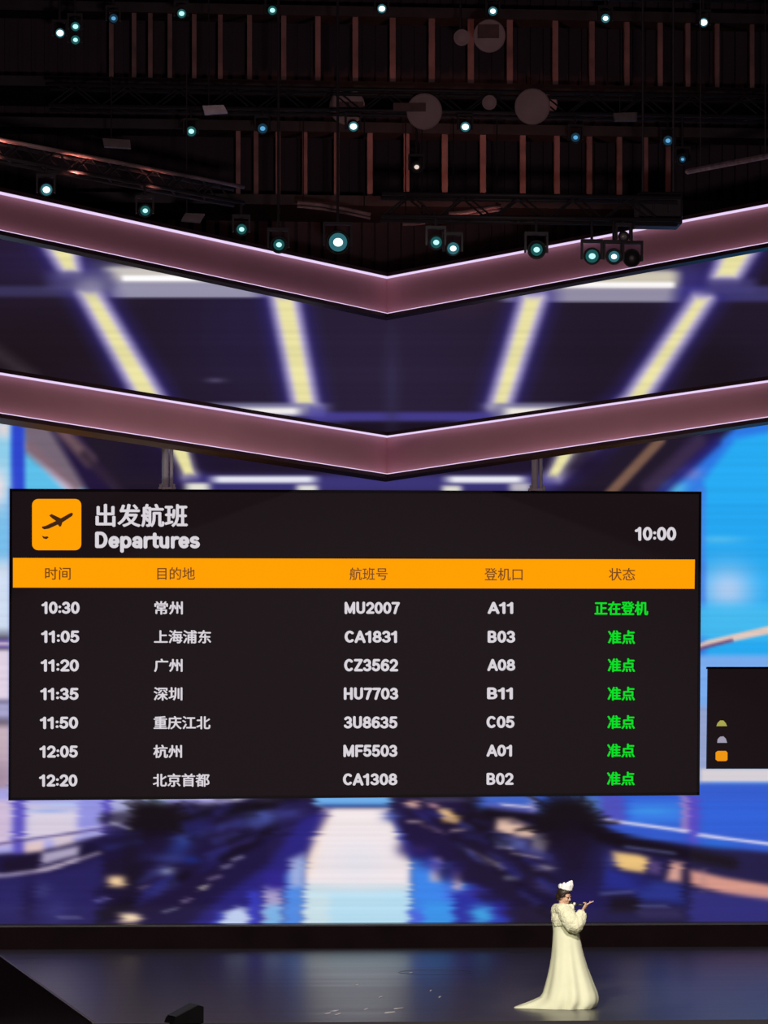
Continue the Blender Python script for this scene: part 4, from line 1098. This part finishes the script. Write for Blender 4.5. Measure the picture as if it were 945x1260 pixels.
for (z, l, r, d, tr) in RINGS:
    cxx = (l + r) / 2; rx = (r - l) / 2; amp = max(0, (1.12 - z)) * 0.085
    ring = []
    for k in range(seg_n):
        a = 2 * PI * k / seg_n; ca_, sa_ = math.cos(a), math.sin(a)
        pl_ = 1 + amp * (math.sin(8 * a + 0.9 + 0.6 * z) * 0.7 + math.sin(13 * a + 2.1 - z) * 0.4 + math.sin(5 * a - 0.6) * 0.5) * (0.35 + 0.65 * abs(sa_))
        x = cxx + rx * ca_ * (1 + (pl_ - 1) * 0.4) - tr * max(0, -ca_) ** 5
        y = d * sa_ * pl_
        zz = z + (0.010 * math.sin(9 * a + 1) if 0 < tr < 0.3 else 0)
        ring.append(bm.verts.new((x, y, max(0.003, zz))))
    if prev:
        for k in range(seg_n): bm.faces.new([prev[k], prev[(k + 1) % seg_n], ring[(k + 1) % seg_n], ring[k]])
    prev = ring
obj('gown', bm, m_gown, SG, True)
so = SG.children[-1]; md = so.modifiers.new('thick', 'SOLIDIFY'); md.thickness = 0.006; md.offset = -1; bake(so)
so.name = 'gown'


def fluffy(name, pts, rad, amp, seed):
    bm = B(); P3 = [Vector(p) for p in pts]; fine, rr2 = [], []
    for i in range(len(P3) - 1):
        for t in range(6): fine.append(P3[i].lerp(P3[i + 1], t / 6)); rr2.append(rad[i] + (rad[i + 1] - rad[i]) * t / 6)
    fine.append(P3[-1]); rr2.append(rad[-1]); add_tube(bm, fine, rr2, 28)
    o = obj(name, bm, m_fluff, SG, True)
    rm = o.modifiers.new('fuse', 'REMESH'); rm.mode = 'VOXEL'; rm.voxel_size = 0.008; bake(o)
    me = o.data
    for v in me.vertices:
        q = v.co * 13 + Vector((seed, seed, 0)); q2 = v.co * 42 + Vector((0, seed, seed))
        v.co += v.normal * (amp * mnoise.noise(q) + amp * 0.55 * mnoise.noise(q2))
    return o


fluffy('sleeve', [(-0.10, -0.125, 1.395), (-0.075, -0.175, 1.31), (-0.01, -0.225, 1.20), (0.03, -0.235, 1.165), (0.085, -0.19, 1.225), (0.13, -0.14, 1.32), (0.142, -0.128, 1.345)], [0.085, 0.115, 0.125, 0.12, 0.10, 0.076, 0.06], 0.014, 3)
fluffy('sleeve', [(-0.11, 0.125, 1.395), (-0.09, 0.175, 1.31), (-0.05, 0.225, 1.20), (-0.02, 0.235, 1.16), (0.0, 0.215, 1.165), (0.035, 0.19, 1.18), (0.05, 0.18, 1.19)], [0.07, 0.095, 0.10, 0.095, 0.085, 0.066, 0.056], 0.02, 11)
fluffy('collar', [(-0.04, -0.12, 1.40), (-0.14, -0.15, 1.385), (-0.20, -0.02, 1.37), (-0.19, 0.10, 1.375), (-0.05, 0.12, 1.41), (-0.005, 0.0, 1.385), (-0.03, -0.11, 1.405)], [0.065, 0.085, 0.085, 0.08, 0.06, 0.05, 0.055], 0.013, 21)
fluffy('capelet', [(-0.105, 0, 1.425), (-0.108, -0.01, 1.36), (-0.105, -0.015, 1.25), (-0.095, -0.015, 1.165)], [0.10, 0.168, 0.178, 0.165], 0.013, 31)
bm = B(); add_tube(bm, [(0.115, -0.19, 1.22), (0.14, -0.19, 1.205), (0.148, -0.19, 1.185)], 0.006, 6); add_ellipsoid(bm, (0.15, -0.19, 1.175), (0.017, 0.017, 0.022)); obj('cuff_tassel', bm, m_white_f, SG, True)

# microphone in her right hand
mh = WR + Vector((0.55, 0.05, 0.83)).normalized() * 0.075 + Vector((-0.03, 0.02, 0.0))
mouth = HM @ Vector((0.108, 0, -0.066))
MROOT = empty('microphone', SINGER, -TH); tag(MROOT, 'dark handheld microphone with pale band at the singer\'s mouth', 'microphone')
mic_d = (mh - mouth).normalized(); me_ = mouth + mic_d * 0.25
m_mic = mat('mic_black', (0.02, 0.02, 0.022), 0.35, 0.4); m_band = mat('mic_band', (0.75, 0.73, 0.75), 0.4)
bm = B(); add_tube(bm, [mouth + mic_d * 0.06, mouth + mic_d * 0.16, me_], [0.021, 0.018, 0.014], 12); obj('handle', bm, m_mic, MROOT, True)
bm = B(); add_ellipsoid(bm, mouth + mic_d * 0.028, (0.027, 0.027, 0.027), Matrix(), 14, 10); obj('grille_head', bm, m_mic, MROOT, True)
bm = B(); add_tube(bm, [mouth + mic_d * 0.055, mouth + mic_d * 0.085], [0.0225, 0.022], 12); obj('band', bm, m_band, MROOT, True)
